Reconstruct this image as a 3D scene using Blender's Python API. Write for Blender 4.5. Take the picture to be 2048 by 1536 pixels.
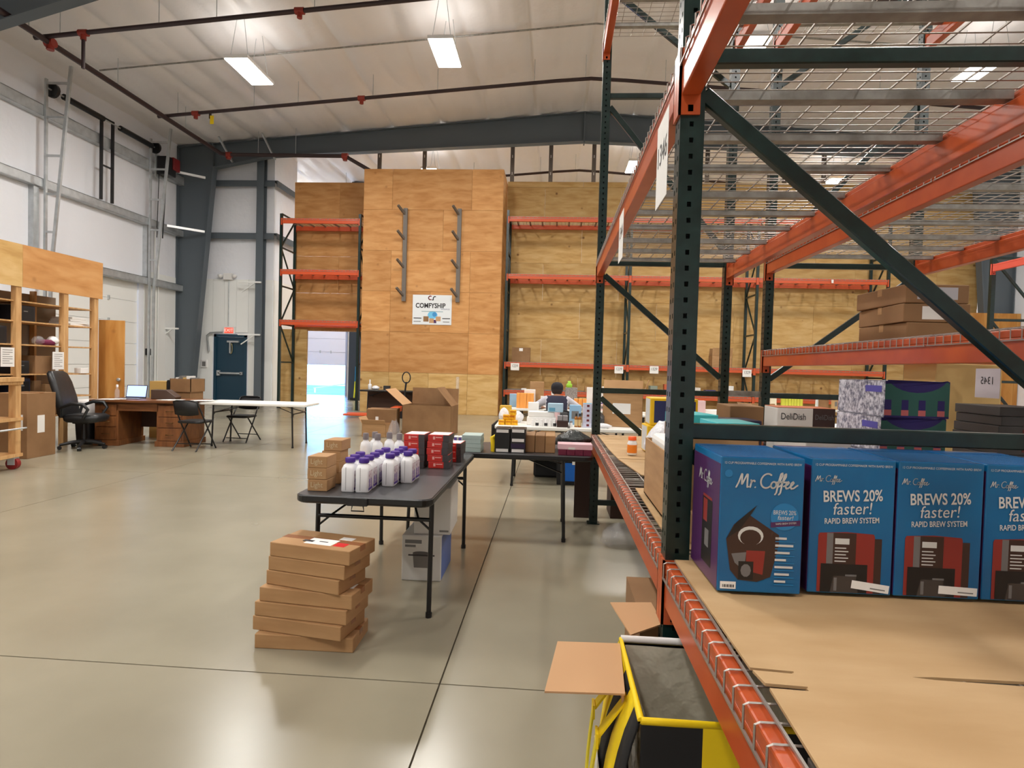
import bpy, bmesh, math, random
from mathutils import Vector, Matrix
R = math.radians
rnd = random.Random(7)
for o in list(bpy.data.objects): bpy.data.objects.remove(o)
S = bpy.context.scene
COL = S.collection

# ------------------------------------------------------------------ camera
cam_d = bpy.data.cameras.new('camera'); cam = bpy.data.objects.new('camera', cam_d); COL.objects.link(cam)
S.camera = cam
cam_d.sensor_width = 36.0; cam_d.sensor_fit = 'HORIZONTAL'; cam_d.lens = 1190/2048*36.0
cam_d.clip_start = 0.02; cam_d.clip_end = 400
yaw, pitch, roll = R(3.95), R(1.535), R(1.56)
fw = Vector((-math.sin(yaw), math.cos(yaw), 0)); rt = Vector((math.cos(yaw), math.sin(yaw), 0)); up = Vector((0,0,1))
f2 = fw*math.cos(pitch) - up*math.sin(pitch); u2 = up*math.cos(pitch) + fw*math.sin(pitch)
r3 = rt*math.cos(roll) + u2*math.sin(roll); u3 = u2*math.cos(roll) - rt*math.sin(roll)
M = Matrix((r3, u3, -f2)).transposed().to_4x4(); M.translation = (0, 0, 1.46)
cam.matrix_world = M

# ------------------------------------------------------------------ world: daylight outside the dock door
W = bpy.data.worlds.new('sky'); S.world = W; W.use_nodes = True
nt = W.node_tree; bg = nt.nodes['Background']
sky = nt.nodes.new('ShaderNodeTexSky')
try:
    sky.sky_type = 'NISHITA'
    sky.sun_disc = False
except Exception: pass
sky.sun_elevation = R(38); sky.sun_rotation = R(200)
tint = nt.nodes.new('ShaderNodeMix'); tint.data_type = 'RGBA'; tint.blend_type = 'MULTIPLY'; tint.inputs[0].default_value = 1.0; tint.inputs[7].default_value = (.26, .8, 1.6, 1)   # daylight is bluer than the lamps the camera is balanced for
nt.links.new(sky.outputs[0], tint.inputs[6]); nt.links.new(tint.outputs[2], bg.inputs[0]); bg.inputs[1].default_value = 3.2
S.view_settings.view_transform = 'Standard'; S.view_settings.look = 'None'
S.view_settings.gamma = 1.0; S.view_settings.use_curve_mapping = False
S.view_settings.exposure = 0.0
LAMP_W = 236.0          # watts of each high-bay lamp, downwards
LAMP_UP = 9.5          # watts through its open top

# ------------------------------------------------------------------ materials
def lin(c):
    return tuple(((v/255)/12.92 if v/255 <= .04045 else ((v/255+.055)/1.055)**2.4) for v in c) + (1,)
MATS = {}
def mat(name, rgb, rough=.6, metal=0, spec=.5, noise=None, bump=None, emit=None, alpha=None, trans=None, coat=None, stretch=None, rvar=None):
    if name in MATS: return MATS[name]
    m = bpy.data.materials.new(name); m.use_nodes = True; n = m.node_tree.nodes; l = m.node_tree.links
    b = n['Principled BSDF']; b.inputs['Base Color'].default_value = lin(rgb); b.inputs['Roughness'].default_value = rough
    b.inputs['Metallic'].default_value = metal; b.inputs['Specular IOR Level'].default_value = spec
    tc = mp = None
    if noise or bump or rvar:
        tc = n.new('ShaderNodeTexCoord'); mp = n.new('ShaderNodeMapping'); l.new(tc.outputs['Object'], mp.inputs[0])
        if stretch: mp.inputs['Scale'].default_value = stretch
    if noise:        # (scale, dark rgb, light rgb, detail)
        nz = n.new('ShaderNodeTexNoise'); nz.inputs['Scale'].default_value = noise[0]; nz.inputs['Detail'].default_value = noise[3] if len(noise) > 3 else 5
        l.new(mp.outputs[0], nz.inputs[0]); cr = n.new('ShaderNodeValToRGB')
        cr.color_ramp.elements[0].position = .3; cr.color_ramp.elements[1].position = .7
        cr.color_ramp.elements[0].color = lin(noise[1]); cr.color_ramp.elements[1].color = lin(noise[2])
        l.new(nz.outputs[0], cr.inputs[0]); l.new(cr.outputs[0], b.inputs['Base Color'])
    if bump:         # (scale, strength, distance)
        nb = n.new('ShaderNodeTexNoise'); nb.inputs['Scale'].default_value = bump[0]; nb.inputs['Detail'].default_value = 4
        l.new(mp.outputs[0], nb.inputs[0]); bp = n.new('ShaderNodeBump'); bp.inputs['Strength'].default_value = bump[1]; bp.inputs['Distance'].default_value = bump[2]
        l.new(nb.outputs[0], bp.inputs['Height']); l.new(bp.outputs[0], b.inputs['Normal'])
    if rvar:         # (scale, lo, hi)
        nr = n.new('ShaderNodeTexNoise'); nr.inputs['Scale'].default_value = rvar[0]; nr.inputs['Detail'].default_value = 6
        l.new(mp.outputs[0], nr.inputs[0]); mr = n.new('ShaderNodeMapRange'); mr.inputs['From Min'].default_value = .3; mr.inputs['From Max'].default_value = .7
        mr.inputs['To Min'].default_value = rvar[1]; mr.inputs['To Max'].default_value = rvar[2]
        l.new(nr.outputs[0], mr.inputs['Value']); l.new(mr.outputs[0], b.inputs['Roughness'])
    if emit: b.inputs['Emission Color'].default_value = lin(emit[0]); b.inputs['Emission Strength'].default_value = emit[1]
    if trans: b.inputs['Transmission Weight'].default_value = trans
    if alpha is not None: b.inputs['Alpha'].default_value = alpha
    if coat: b.inputs['Coat Weight'].default_value = coat
    MATS[name] = m; return m

def plywood(name, a, b_, c, vertical=False, knots=.5):
    """rotary-cut veneer: stretched wavy bands, patches and a few knots; offset for every sheet by its place"""
    m = bpy.data.materials.new(name); m.use_nodes = True; n = m.node_tree.nodes; l = m.node_tree.links; p = n['Principled BSDF']
    p.inputs['Roughness'].default_value = .62; p.inputs['Specular IOR Level'].default_value = .3
    g = n.new('ShaderNodeNewGeometry'); oi = n.new('ShaderNodeObjectInfo')
    ml = n.new('ShaderNodeVectorMath'); ml.operation = 'MULTIPLY_ADD'
    cb = n.new('ShaderNodeCombineXYZ'); l.new(oi.outputs['Random'], cb.inputs[0]); l.new(oi.outputs['Random'], cb.inputs[2])
    ml.inputs[1].default_value = (37, 0, 53); l.new(cb.outputs[0], ml.inputs[0]); l.new(g.outputs['Position'], ml.inputs[2])
    mp = n.new('ShaderNodeMapping'); mp.inputs['Scale'].default_value = (2.2, 2.2, .5) if vertical else (.8, .8, 3.4)
    l.new(ml.outputs[0], mp.inputs[0])
    w = n.new('ShaderNodeTexNoise'); w.inputs['Scale'].default_value = 2.2; w.inputs['Detail'].default_value = 7; w.inputs['Distortion'].default_value = .35
    l.new(mp.outputs[0], w.inputs[0])
    cr = n.new('ShaderNodeValToRGB'); e = cr.color_ramp.elements; e[0].position = .33; e[0].color = lin(a); e[1].position = .68; e[1].color = lin(c)
    k = e.new(.5); k.color = lin(b_); l.new(w.outputs[0], cr.inputs[0])
    v = n.new('ShaderNodeTexVoronoi'); v.inputs['Scale'].default_value = 1.9; l.new(ml.outputs[0], v.inputs[0])
    kr = n.new('ShaderNodeMapRange'); kr.inputs['From Min'].default_value = .03; kr.inputs['From Max'].default_value = .10; kr.inputs['To Min'].default_value = knots; kr.inputs['To Max'].default_value = 0
    l.new(v.outputs['Distance'], kr.inputs['Value'])
    mx = n.new('ShaderNodeMix'); mx.data_type = 'RGBA'; l.new(kr.outputs[0], mx.inputs[0]); l.new(cr.outputs[0], mx.inputs[6]); mx.inputs[7].default_value = lin((110, 66, 34))
    hs = n.new('ShaderNodeHueSaturation'); mr = n.new('ShaderNodeMapRange'); mr.inputs['To Min'].default_value = .9; mr.inputs['To Max'].default_value = 1.1
    l.new(oi.outputs['Random'], mr.inputs['Value']); l.new(mr.outputs[0], hs.inputs['Value']); l.new(mx.outputs[2], hs.inputs['Color']); l.new(hs.outputs[0], p.inputs['Base Color'])
    MATS[name] = m; return m

m_conc = mat('polished_concrete', (152,147,130), .3, noise=(.7,(138,131,112),(158,151,131),5), rvar=(.5,.22,.28), spec=.5)
m_joint = mat('joint_filler', (92,84,70), .8)
m_ceil = mat('vinyl_insulation', (238,236,236), .33, bump=(1.5,.6,.06), spec=.45)
m_wallv = mat('white_insulation', (240,242,248), .45, bump=(2.4,.6,.05))
m_liner = mat('white_liner_panel', (244,245,242), .5)
m_steel = mat('charcoal_steel', (90,99,106), .5)
m_girt = mat('galvanised', (190,194,196), .4, metal=.55, noise=(5,(178,182,184),(204,208,210)))
m_galv = mat('galvanised_channel', (150,148,142), .42, metal=.6, noise=(14,(134,130,124),(168,166,160)))
m_wire = mat('zinc_wire', (164,157,150), .42, metal=.7)
m_oran = mat('orange_paint', (186,80,38), .3, noise=(6,(178,74,34),(194,88,44)), spec=.5)
m_oran2 = mat('bright_orange_paint', (216,86,42), .4)
m_green = mat('dark_green_paint', (16,38,34), .28, spec=.5, noise=(20,(12,32,28),(22,46,42)))
m_hole = mat('punched_hole', (5,8,8), .9)
m_black = mat('black_plastic', (24,24,26), .5)
m_blackm = mat('black_metal', (22,22,24), .35, spec=.5)
m_tabb = mat('charcoal_tabletop', (62,62,64), .38, bump=(180,.15,.001))
m_tabw = mat('white_tabletop', (238,236,230), .45)
m_kraft = mat('kraft_board', (172,132,88), .75, noise=(3,(162,122,80),(182,142,98)), stretch=(1,1,6))
m_kraftd = mat('kraft_board_darker', (140,104,68), .75, noise=(3,(130,96,62),(150,113,76)))
m_kraftl = mat('kraft_inside', (196,154,112), .8)
m_sheet = mat('kraft_sheet', (184,150,106), .7, noise=(2.4,(174,140,96),(192,160,118)), stretch=(1,3,1))
m_tape = mat('brown_tape', (150,96,58), .25, coat=.3)
m_white = mat('white_paper', (236,234,230), .7)
m_ink = mat('black_print', (24,22,24), .7)
m_greyink = mat('grey_print', (120,118,116), .7)
m_whitep = mat('white_plastic', (236,234,232), .35)
m_ply = plywood('orange_plywood', (184,128,72), (198,143,86), (208,156,100), knots=.3)
m_plyy = plywood('yellow_plywood', (186,146,86), (202,164,104), (212,178,122), knots=.85)
m_plyv = plywood('upright_plywood', (170,112,50), (186,130,64), (200,148,82), vertical=True, knots=.3)
m_pine = mat('pine_stud', (206,160,104), .65, noise=(4,(190,142,88),(216,174,120)), stretch=(6,6,.7))
m_red = mat('red_carton', (196,44,36), .45)
m_dark = mat('dark_print', (44,42,44), .5)
m_yellow = mat('yellow_nylon', (240,206,10), .55, bump=(30,.3,.004))
m_blackn = mat('black_nylon', (20,20,22), .8, bump=(120,.2,.002))
m_purple = mat('purple_cap', (72,40,140), .4)
m_glass = mat('clear_film', (226,228,230), .12, alpha=.2, spec=.9, bump=(26,.8,.02))
m_blue = mat('coffee_blue', (8,98,150), .3, noise=(2.5,(4,84,136),(14,112,164)))
m_bluet = mat('coffee_blue_top', (48,116,180), .16, coat=.4)

# ------------------------------------------------------------------ mesh builder
class MB:
    def __init__(s): s.v = []; s.f = []; s.m = []; s.sm = []
    def add(s, vs, fs, mi=0, sm=False, T=None):
        o = len(s.v)
        for v in vs: s.v.append(tuple(T @ Vector(v)) if T else tuple(v))
        for f in fs: s.f.append(tuple(i+o for i in f)); s.m.append(mi); s.sm.append(sm)
        return s
    def box(s, x0, x1, y0, y1, z0, z1, mi=0, T=None):
        return s.add([(x0,y0,z0),(x1,y0,z0),(x1,y1,z0),(x0,y1,z0),(x0,y0,z1),(x1,y0,z1),(x1,y1,z1),(x0,y1,z1)],
                     [(0,3,2,1),(4,5,6,7),(0,1,5,4),(1,2,6,5),(2,3,7,6),(3,0,4,7)], mi, False, T)
    def bar(s, a, b, w, h=None, mi=0, upv=(0,0,1)):
        """rectangular bar from a to b, w across, h along the up vector"""
        a = Vector(a); b = Vector(b); h = h or w; d = (b-a).normalized(); u = Vector(upv)
        if abs(d.dot(u)) > .98: u = Vector((0,1,0))
        r = d.cross(u).normalized(); u = r.cross(d).normalized()
        vs = []
        for p in (a, b):
            for i, j in ((-1,-1),(1,-1),(1,1),(-1,1)): vs.append(p + r*(w/2*i) + u*(h/2*j))
        return s.add(vs, [(0,3,2,1),(4,5,6,7),(0,1,5,4),(1,2,6,5),(2,3,7,6),(3,0,4,7)], mi)
    def tube(s, pts, r, n=8, mi=0, sm=True, caps=True):
        P = [Vector(p) for p in pts]; rr = r if isinstance(r, (list, tuple)) else [r]*len(P); vs = []; fs = []; u = None
        for i, p in enumerate(P):
            d = (P[min(i+1,len(P)-1)] - P[max(i-1,0)]).normalized()
            if u is None:
                u = Vector((0,0,1)) if abs(d.z) < .9 else Vector((1,0,0))
            u = (u - d*u.dot(d)).normalized(); w = d.cross(u)
            for k in range(n):
                a = 2*math.pi*k/n; vs.append(p + (u*math.cos(a) + w*math.sin(a))*rr[i])
        for i in range(len(P)-1):
            for k in range(n):
                a = i*n+k; b = i*n+(k+1)%n; fs.append((a,b,b+n,a+n))
        s.add(vs, fs, mi, sm)
        if caps: s.add(vs[:n], [tuple(range(n))[::-1]], mi); s.add(vs[-n:], [tuple(range(n))], mi)
        return s
    def lathe(s, prof, c=(0,0,0), n=16, mi=0, sm=True):
        vs = []; fs = []
        for r, z in prof:
            for k in range(n):
                a = 2*math.pi*k/n; vs.append((c[0]+r*math.cos(a), c[1]+r*math.sin(a), c[2]+z))
        for i in range(len(prof)-1):
            for k in range(n):
                a = i*n+k; b = i*n+(k+1)%n; fs.append((a,b,b+n,a+n))
        s.add(vs, fs, mi, sm); m = len(prof)-1
        s.add(vs[:n], [tuple(range(n))[::-1]], mi); s.add(vs[m*n:], [tuple(range(n))], mi)
        return s
    def loft(s, secs, c=(0,0,0), mi=0, sm=True, q=4):
        """stack of rounded rectangles: (z, half width, half depth, corner radius[, dx, dy])"""
        vs = []; fs = []; n = 4*(q+1)
        for sec in secs:
            z, hw, hd, r = sec[:4]; dx, dy = (sec[4], sec[5]) if len(sec) > 4 else (0, 0); r = min(r, hw, hd)
            for ci, (sx, sy) in enumerate(((1,1),(-1,1),(-1,-1),(1,-1))):
                for k in range(q+1):
                    a = math.pi/2*(ci + k/q)
                    vs.append((c[0]+dx+sx*(hw-r)+r*math.cos(a), c[1]+dy+sy*(hd-r)+r*math.sin(a), c[2]+z))
        for i in range(len(secs)-1):
            for k in range(n):
                a = i*n+k; b = i*n+(k+1)%n; fs.append((a,b,b+n,a+n))
        s.add(vs, fs, mi, sm); m = (len(secs)-1)*n
        s.add(vs[:n], [tuple(range(n))[::-1]], mi); s.add(vs[m:], [tuple(range(n))], mi)
        return s
    def prism(s, poly, h, T=None, mi=0):
        """polygon in the local x,y plane extruded from z 0 to h"""
        n = len(poly); vs = [(x,y,0) for x,y in poly] + [(x,y,h) for x,y in poly]
        fs = [tuple(range(n))[::-1], tuple(range(n,2*n))] + [(i,(i+1)%n,(i+1)%n+n,i+n) for i in range(n)]
        return s.add(vs, fs, mi, False, T)
    def flat(s, poly, T=None, mi=0, z=0):
        return s.add([(x,y,z) for x,y in poly], [tuple(range(len(poly)))], mi, False, T)
    def mesh(s, name, mats):
        me = bpy.data.meshes.new(name); me.from_pydata(s.v, [], s.f)
        for m in (mats if isinstance(mats, (list, tuple)) else [mats]): me.materials.append(m)
        me.polygons.foreach_set('material_index', s.m); me.polygons.foreach_set('use_smooth', s.sm); me.update()
        return me
    def build(s, name, mats, parent=None, bevel=0, loc=None, rot=None, seg=2):
        o = bpy.data.objects.new(name, s.mesh(name, mats)); COL.objects.link(o)
        if parent: o.parent = parent
        if loc: o.location = loc
        if rot: o.rotation_euler = rot
        if bevel:
            b = o.modifiers.new('bevel', 'BEVEL'); b.width = bevel; b.segments = seg; b.limit_method = 'ANGLE'; b.angle_limit = R(40)
        return o
def tag(o, label=None, cat=None, group=None, kind=None):
    if label: o['label'] = label
    if cat: o['category'] = cat
    if group: o['group'] = group
    if kind: o['kind'] = kind
    return o
def thing(name, label, cat, loc=(0,0,0), rz=0, group=None):
    o = bpy.data.objects.new(name, None); COL.objects.link(o); o.empty_display_size = .1
    o.location = loc; o.rotation_euler = (0,0,rz)
    return tag(o, label, cat, group)
def inst(name, me, parent=None, loc=(0,0,0), rot=(0,0,0), scale=None):
    o = bpy.data.objects.new(name, me); COL.objects.link(o); o.parent = parent; o.location = loc; o.rotation_euler = rot
    if scale: o.scale = scale
    return o
def copy_tree(o, parent=None, loc=None, rz=None, label=None):
    c = o.copy(); COL.objects.link(c); c.parent = parent
    if loc is not None: c.location = loc
    if rz is not None: c.rotation_euler = (0,0,rz)
    if label: c['label'] = label
    for ch in list(o.children): copy_tree(ch, c)
    return c
_TX = {}
def text_mesh(s, size, material, align='CENTER', shear=0, fat=0, sx=1.0):
    k = (s, size, material.name, align, shear, fat, sx)
    if k in _TX: return _TX[k]
    cu = bpy.data.curves.new('lettering', 'FONT'); cu.body = s; cu.size = size; cu.align_x = align; cu.align_y = 'CENTER'; cu.shear = shear; cu.offset = fat
    cu.resolution_u = 3
    o = bpy.data.objects.new('lettering', cu); COL.objects.link(o)
    bpy.context.view_layer.update()
    dg = bpy.context.evaluated_depsgraph_get(); me = bpy.data.meshes.new_from_object(o.evaluated_get(dg))
    bpy.data.objects.remove(o); me.materials.clear(); me.materials.append(material)
    if sx != 1:
        for v in me.vertices: v.co.x *= sx
    _TX[k] = me; return me
FRONT = (math.pi/2, 0, 0)                 # print that faces -Y
LEFTF = (math.pi/2, 0, -math.pi/2)        # print that faces -X
def lettering(s, size, material, parent, loc, rot=FRONT, **kw):
    return inst('lettering', text_mesh(s, size, material, **kw), parent, loc, rot)
def ribbon(polys, w, mb, T=None, mi=0):
    for P in polys:
        P = [Vector((x,y,0)) for x,y in P]
        for a, b in zip(P, P[1:]):
            d = (b-a)
            if d.length < 1e-6: continue
            d.normalize(); nn = Vector((-d.y, d.x, 0))*(w/2)
            mb.add([a-nn, b-nn, b+nn, a+nn], [(0,1,2,3)], mi, False, T)
        for p in P:
            mb.add([p + Vector((math.cos(k*math.pi/3), math.sin(k*math.pi/3), 0))*(w/2) for k in range(6)], [tuple(range(6))], mi, False, T)
from mathutils import noise as mn
XL, XR, RX, EZ, RZ = -12.4, 13.58, .74, 8.41, 9.5
YN, YB = -9.0, 26.5
def roofz(x): return RZ - (RZ-EZ)/13.14*abs(x-RX)
def struct(name, mb, mats, label, **kw):
    return tag(mb.build(name, mats, **kw), label, None, None, 'structure')

# ------------------------------------------------------------------ floor: slabs with saw-cut joints
fl = struct('floor', MB().box(XL-.3, XR+.3, YN-.3, YB+.1, -.2, -.012), m_joint, 'polished grey concrete warehouse floor')
xs = [XL-.2] + [-.48+4.57*i for i in (-2,-1,0,1,2)] + [XR+.2]; ys = [YN-.2] + [2.67+4.57*i for i in (-2,-1,0,1,2,3,4)] + [YB+.1]
for i in range(len(xs)-1):
    for j in range(len(ys)-1):
        MB().box(xs[i]+.004, xs[i+1]-.004, ys[j]+.004, ys[j+1]-.004, -.012, 0).build('slab', m_conc, fl)

# ------------------------------------------------------------------ ceiling: billowing insulation between purlins
cb = MB(); NX, NY = 380, 170; vs = []; fs = []
for j in range(NY+1):
    y = YN + (YB-YN)*j/NY
    for i in range(NX+1):
        x = XL + (XR-XL)*i/NX; u = abs(x-RX)
        dp = abs((u/1.52+.5)%1-.5)*1.52; sag = .085*(1-math.exp(-dp/.10)) + .03*math.sin(math.pi*min(1,dp/.76))
        q = y + .25*mn.noise((x*1.4, y*.5, 7.7)) + .12*dp; wr = .06*mn.noise((x*.9, y*.35, 1.3)) + .04*mn.noise((x*2.6, y*.8, 4.2)) + .035*abs(mn.noise((x*.7, q*1.7, 9.1))) + .018*mn.noise((x*5, y*.6, 2.1))
        seam = .02*abs(math.sin(math.pi*y/1.83))**.3
        vs.append((x, y, roofz(x) + .10 - sag - seam + wr))
for j in range(NY):
    for i in range(NX):
        a = j*(NX+1)+i; fs.append((a, a+NX+1, a+NX+2, a+1))
cb.add(vs, fs, 0, True)
struct('ceiling', cb, m_ceil, 'white faced insulation sagging between the purlins of the gabled roof')

# ------------------------------------------------------------------ outer walls
def gable(mb, y0, y1, x0, x1, z0=0):
    pts = [(x0,z0),(x1,z0),(x1,roofz(x1)+.1)] + ([(RX,RZ+.1)] if x0 < RX < x1 else []) + [(x0,roofz(x0)+.1)]
    T = Matrix(((1,0,0,0),(0,0,-1,y1),(0,1,0,0),(0,0,0,1)))
    mb.prism(pts, y1-y0, T)
wl = struct('wall_left', MB().box(XL-.2, XL, YN, 13.55, 0, EZ+.15).box(XL-.2, XL, 17.0, YB, 0, EZ+.15).box(XL-.2, XL, 13.55, 17.0, 3.75, EZ+.15), m_wallv, 'white insulated long wall with steel girts')
wr = struct('wall_right', MB().box(XR, XR+.2, YN, YB, 0, EZ+.15), m_wallv, 'white insulated wall beyond the racks')
b = MB(); gable(b, YN-.2, YN, XL, XR); struct('wall_front', b, m_wallv, 'white insulated end wall')
# back wall of the dock room with a door opening
b = MB(); DX0, DX1, DZ = -11.9, -9.42, 3.1
b.box(XL, DX0, YB, YB+.2, 0, EZ).box(DX1, -8.6, YB, YB+.2, 0, EZ+.2).box(DX0, DX1, YB, YB+.2, DZ, EZ+.05); gable(b, YB, YB+.2, -8.6, XR)
struct('wall_far', b, m_liner, 'white end wall of the dock room')
# wall with the exit door and its return
b = MB(); b.box(XL, -11.4, 19.3, 19.45, 0, 8.5).box(-10.26, -9.4, 19.3, 19.45, 0, 8.6).box(-11.4, -10.26, 19.3, 19.45, 2.34, 8.55).box(-9.55, -9.4, 19.45, 21.0, 0, 8.65)
wd = struct('wall_side', b, m_wallv, 'white wall with the exit door beside the steel column')
LP = [(-12.38,-11.42),(-10.24,-9.42)]
for a0, a1 in ((-12.38,-11.92),(-11.92,-11.46),(-10.22,-9.82),(-9.82,-9.41)):
    MB().box(a0+.003, a1-.003, 19.275, 19.3, .02, 4.17).build('liner_panel', m_liner, wd)
for k in range(3):
    MB().box(-11.46+k*.41+.003, -11.46+(k+1)*.41-.003, 19.275, 19.3, 2.4, 4.17).build('liner_panel', m_liner, wd)
MB().box(-9.4, -9.375, 19.3, 20.9, .02, 4.17).build('liner_panel', m_liner, wd)
for a0 in (17.2, 17.7, 18.2, 18.7):
    MB().box(XL, XL+.025, a0+.003, a0+.497, .02, 4.1).build('liner_panel', m_liner, wl)
for z in (5.68, 7.4):
    g = MB().box(XL+.01, -9.3, 19.1, 19.298, z-.01, z).box(XL+.01, -9.3, 19.1, 19.11, z-.2, z).box(-9.398, -9.2, 19.1, 20.9, z-.01, z).box(-9.21, -9.2, 19.1, 20.9, z-.2, z)
    g.build('girt', m_steel, wd)
for z, h in ((7.38,.26),(5.65,.2),(3.88,.2)):
    y0 = -8.5
    MB().box(XL+.002, XL+.2, y0, 19.0, z-.012, z).box(XL+.188, XL+.2, y0, 19.0, z-h, z).box(XL+.002, XL+.2, y0, 19.0, z-h-.006, z-h+.006).build('girt', m_girt, wl)
for y in (9.4, 13.3, 17.2):
    MB().box(XL+.002, XL+.14, y-.07, y+.07, 3.9, 5.6).build('jamb_stud', m_girt, wl)

# ------------------------------------------------------------------ rigid steel frames
def frame(y, label, hz=.66, hx=3.1, md=.6, rd=.95):
    f = MB(); t = .02
    for sx, xw in ((1, XL+.03), (-1, XR-.03)):
        def X(v): return xw + sx*v
        T = Matrix(((1,0,0,0),(0,0,-1,y+.01),(0,1,0,0),(0,0,0,1)))
        top = roofz(xw)-.06; haunch = [(X(1.22), top-1.02)]
        f.prism([(X(0),0),(X(.52),0),(X(1.2),top-hz),(X(hx),roofz(X(hx))-md),(RX,RZ-rd),(RX,RZ-.07),(X(0),top)][::sx], .02, T)
        # flanges 0.25 wide
        for a, c in (((X(.52),0),(X(1.2),top-hz)),((X(1.2),top-hz),(X(hx),roofz(X(hx))-md)),((X(hx),roofz(X(hx))-md),(RX,RZ-rd)),((X(0),0),(X(0),top)),((X(0),top),(RX,RZ-.07))):
            f.bar((a[0],y,a[1]), (c[0],y,c[1]), .25, .025, upv=(0,0,1) if abs(a[0]-c[0]) > .7 else (1,0,0))
        f.box(min(X(1.2),X(1.17)), max(X(1.2),X(1.17)), y-.12, y+.12, top-hz, roofz(X(1.2))-.07)
    f.box(RX-.02, RX+.02, y-.12, y+.12, RZ-1.02, RZ-.08)
    return struct('steel_frame', f, m_steel, label)
frame(18.8, 'charcoal tapered steel frame before the plywood wall')
frame(10.8, 'charcoal tapered steel frame crossing above the wooden shelving', .75, 3.7, .42, .5)
frame(3.0, 'charcoal tapered steel frame above the near racks')
for o, xs_ in ((bpy.data.objects['steel_frame'], (-10.65,-9.25)),):
    for x in xs_: MB().bar((x, 18.1, roofz(x)-.12), (x+.12, 18.75, roofz(x)-.72), .05).build('flange_brace', m_girt, o)
struct('steel_post', MB().box(-9.86,-9.62,19.0,19.02,0,8.5).box(-9.86,-9.62,19.2,19.22,0,8.5).box(-9.75,-9.73,19.02,19.2,0,8.5), m_steel, 'charcoal steel post beside the exit door')
struct('steel_post', MB().box(-8.22,-7.75,23.4,23.7,0,8.7), mat('slate_steel',(58,72,88),.5), 'slate blue steel post inside the dock room')

# ------------------------------------------------------------------ plywood partition walls, sheet by sheet
def sheets(parent, m, x0, x1, z0, z1, y, w, h, stagger=0, axis='x', m0=None, th=.018, gap=.003):
    r = 0; z = z0
    while z < z1-.02:
        zt = min(z+h, z1); x = x0 - (stagger if r % 2 else 0)
        while x < x1-.02:
            a, c = max(x, x0), min(x+w, x1)
            if c-a > .05:
                e = rnd.uniform(0, .004); mm = m0 if (r == 0 and m0) else m
                if axis == 'x': MB().box(a+gap, c-gap, y-e, y+th, z+gap, zt-gap).build('plywood_sheet', mm, parent)
                else: MB().box(y-th, y+e, a+gap, c-gap, z+gap, zt-gap).build('plywood_sheet', mm, parent)
            x += w
        z = zt; r += 1
b = MB()
for x in [-1.6+1.22*i for i in range(12)]: b.box(x-.02, x+.02, 19.42, 19.5, 0, 7.4)
for z in (.05, 1.22, 2.44, 3.66, 4.88, 6.1, 7.32): b.box(-1.65, 13.0, 19.425, 19.49, z-.03, z+.03)
wb = struct('wall_back', b, m_pine, 'tall yellow plywood partition wall behind the long orange rack')
sheets(wb, m_plyy, -1.65, 13.0, 0, 7.5, 19.4, 2.44, 1.22, 1.22)
for x in (-5.94, -4.43, -1.53, -.28, 1.11, 3.4, 4.7, 7.1, 8.3):
    s = MB().box(x-.065, x+.065, 19.5, 19.51, 7.2, roofz(x)-.05).box(x-.065, x-.058, 19.51, 19.56, 7.2, roofz(x)-.05).box(x+.058, x+.065, 19.51, 19.56, 7.2, roofz(x)-.05)
    for zz in (7.75, 8.3): s.box(x-.012, x+.012, 19.497, 19.5, zz, zz+.09, 1)
    s.build('metal_stud', [mat('dull_stud',(122,112,104),.5,metal=.3), m_white], wb)
b = MB()
for x in (-8.72,-7.5,-6.2): b.box(x-.02, x+.02, 19.42, 19.5, 2.6 if x > -8.7 else 0, 7.4)
b.box(-8.75,-5.95,19.43,19.49,2.52,2.6).box(-6.24,-6.16,19.42,19.5,0,2.6)
wo = struct('wall_opening', b, m_pine, 'orange plywood wall above the opening to the dock room')
sheets(wo, m_ply, -8.75, -5.93, 2.56, 7.45, 19.4, 2.44, 1.22, .9)
sheets(wo, m_ply, -6.2, -5.93, 0, 2.56, 19.4, .4, 2.6)
# tower
b = MB().box(-5.88,-1.69,17.95,19.38,0,7.36)
wt = struct('wall_tower', b, m_pine, 'orange plywood tower jutting from the wall')
zz = 0
for r in range(6):
    z1 = min(7.4, zz+1.235)
    cuts = [-5.92,-5.03,-2.6,-1.65] if r % 2 else [-5.92,-4.7,-3.45,-1.65] if r == 4 else [-5.92,-5.03,-3.8,-2.6,-1.65]
    for a, c in zip(cuts, cuts[1:]):
        e = rnd.uniform(0,.004); MB().box(a+.003, c-.003, 17.92-e, 17.94, zz+.003, z1-.003).build('plywood_sheet', m_plyy if r == 0 else m_ply, wt)
    zz = z1
sheets(wt, m_ply, 17.95, 19.38, 0, 7.4, -1.65, 1.43, 2.44, axis='y')
sheets(wt, m_ply, 17.95, 19.38, 0, 7.4, -5.90, 1.43, 2.44, axis='y')
# low partition on the right
b = MB().box(11.6, 13.56, 18.42, 18.5, 3.3, 3.4).box(11.6, 13.56, 18.42, 18.5, 0, .1)
wp = struct('wall_partition', b, m_pine, 'low partition of upright orange plywood before the right steel column')
sheets(wp, m_plyv, 11.6, 13.56, 0, 3.45, 18.4, .46, 3.5)
pd = thing('plywood_door', 'pale plywood door panel standing open beside the dock opening', 'door', (-8.62, 19.3, 0))
MB().box(-.46,.42,-.02,.02,.02,2.55).build('panel', m_plyy, pd)
MB().box(-.46,-.4,.02,.06,.02,2.55).box(.36,.42,.02,.06,.02,2.55).build('batten', m_pine, pd)

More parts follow.
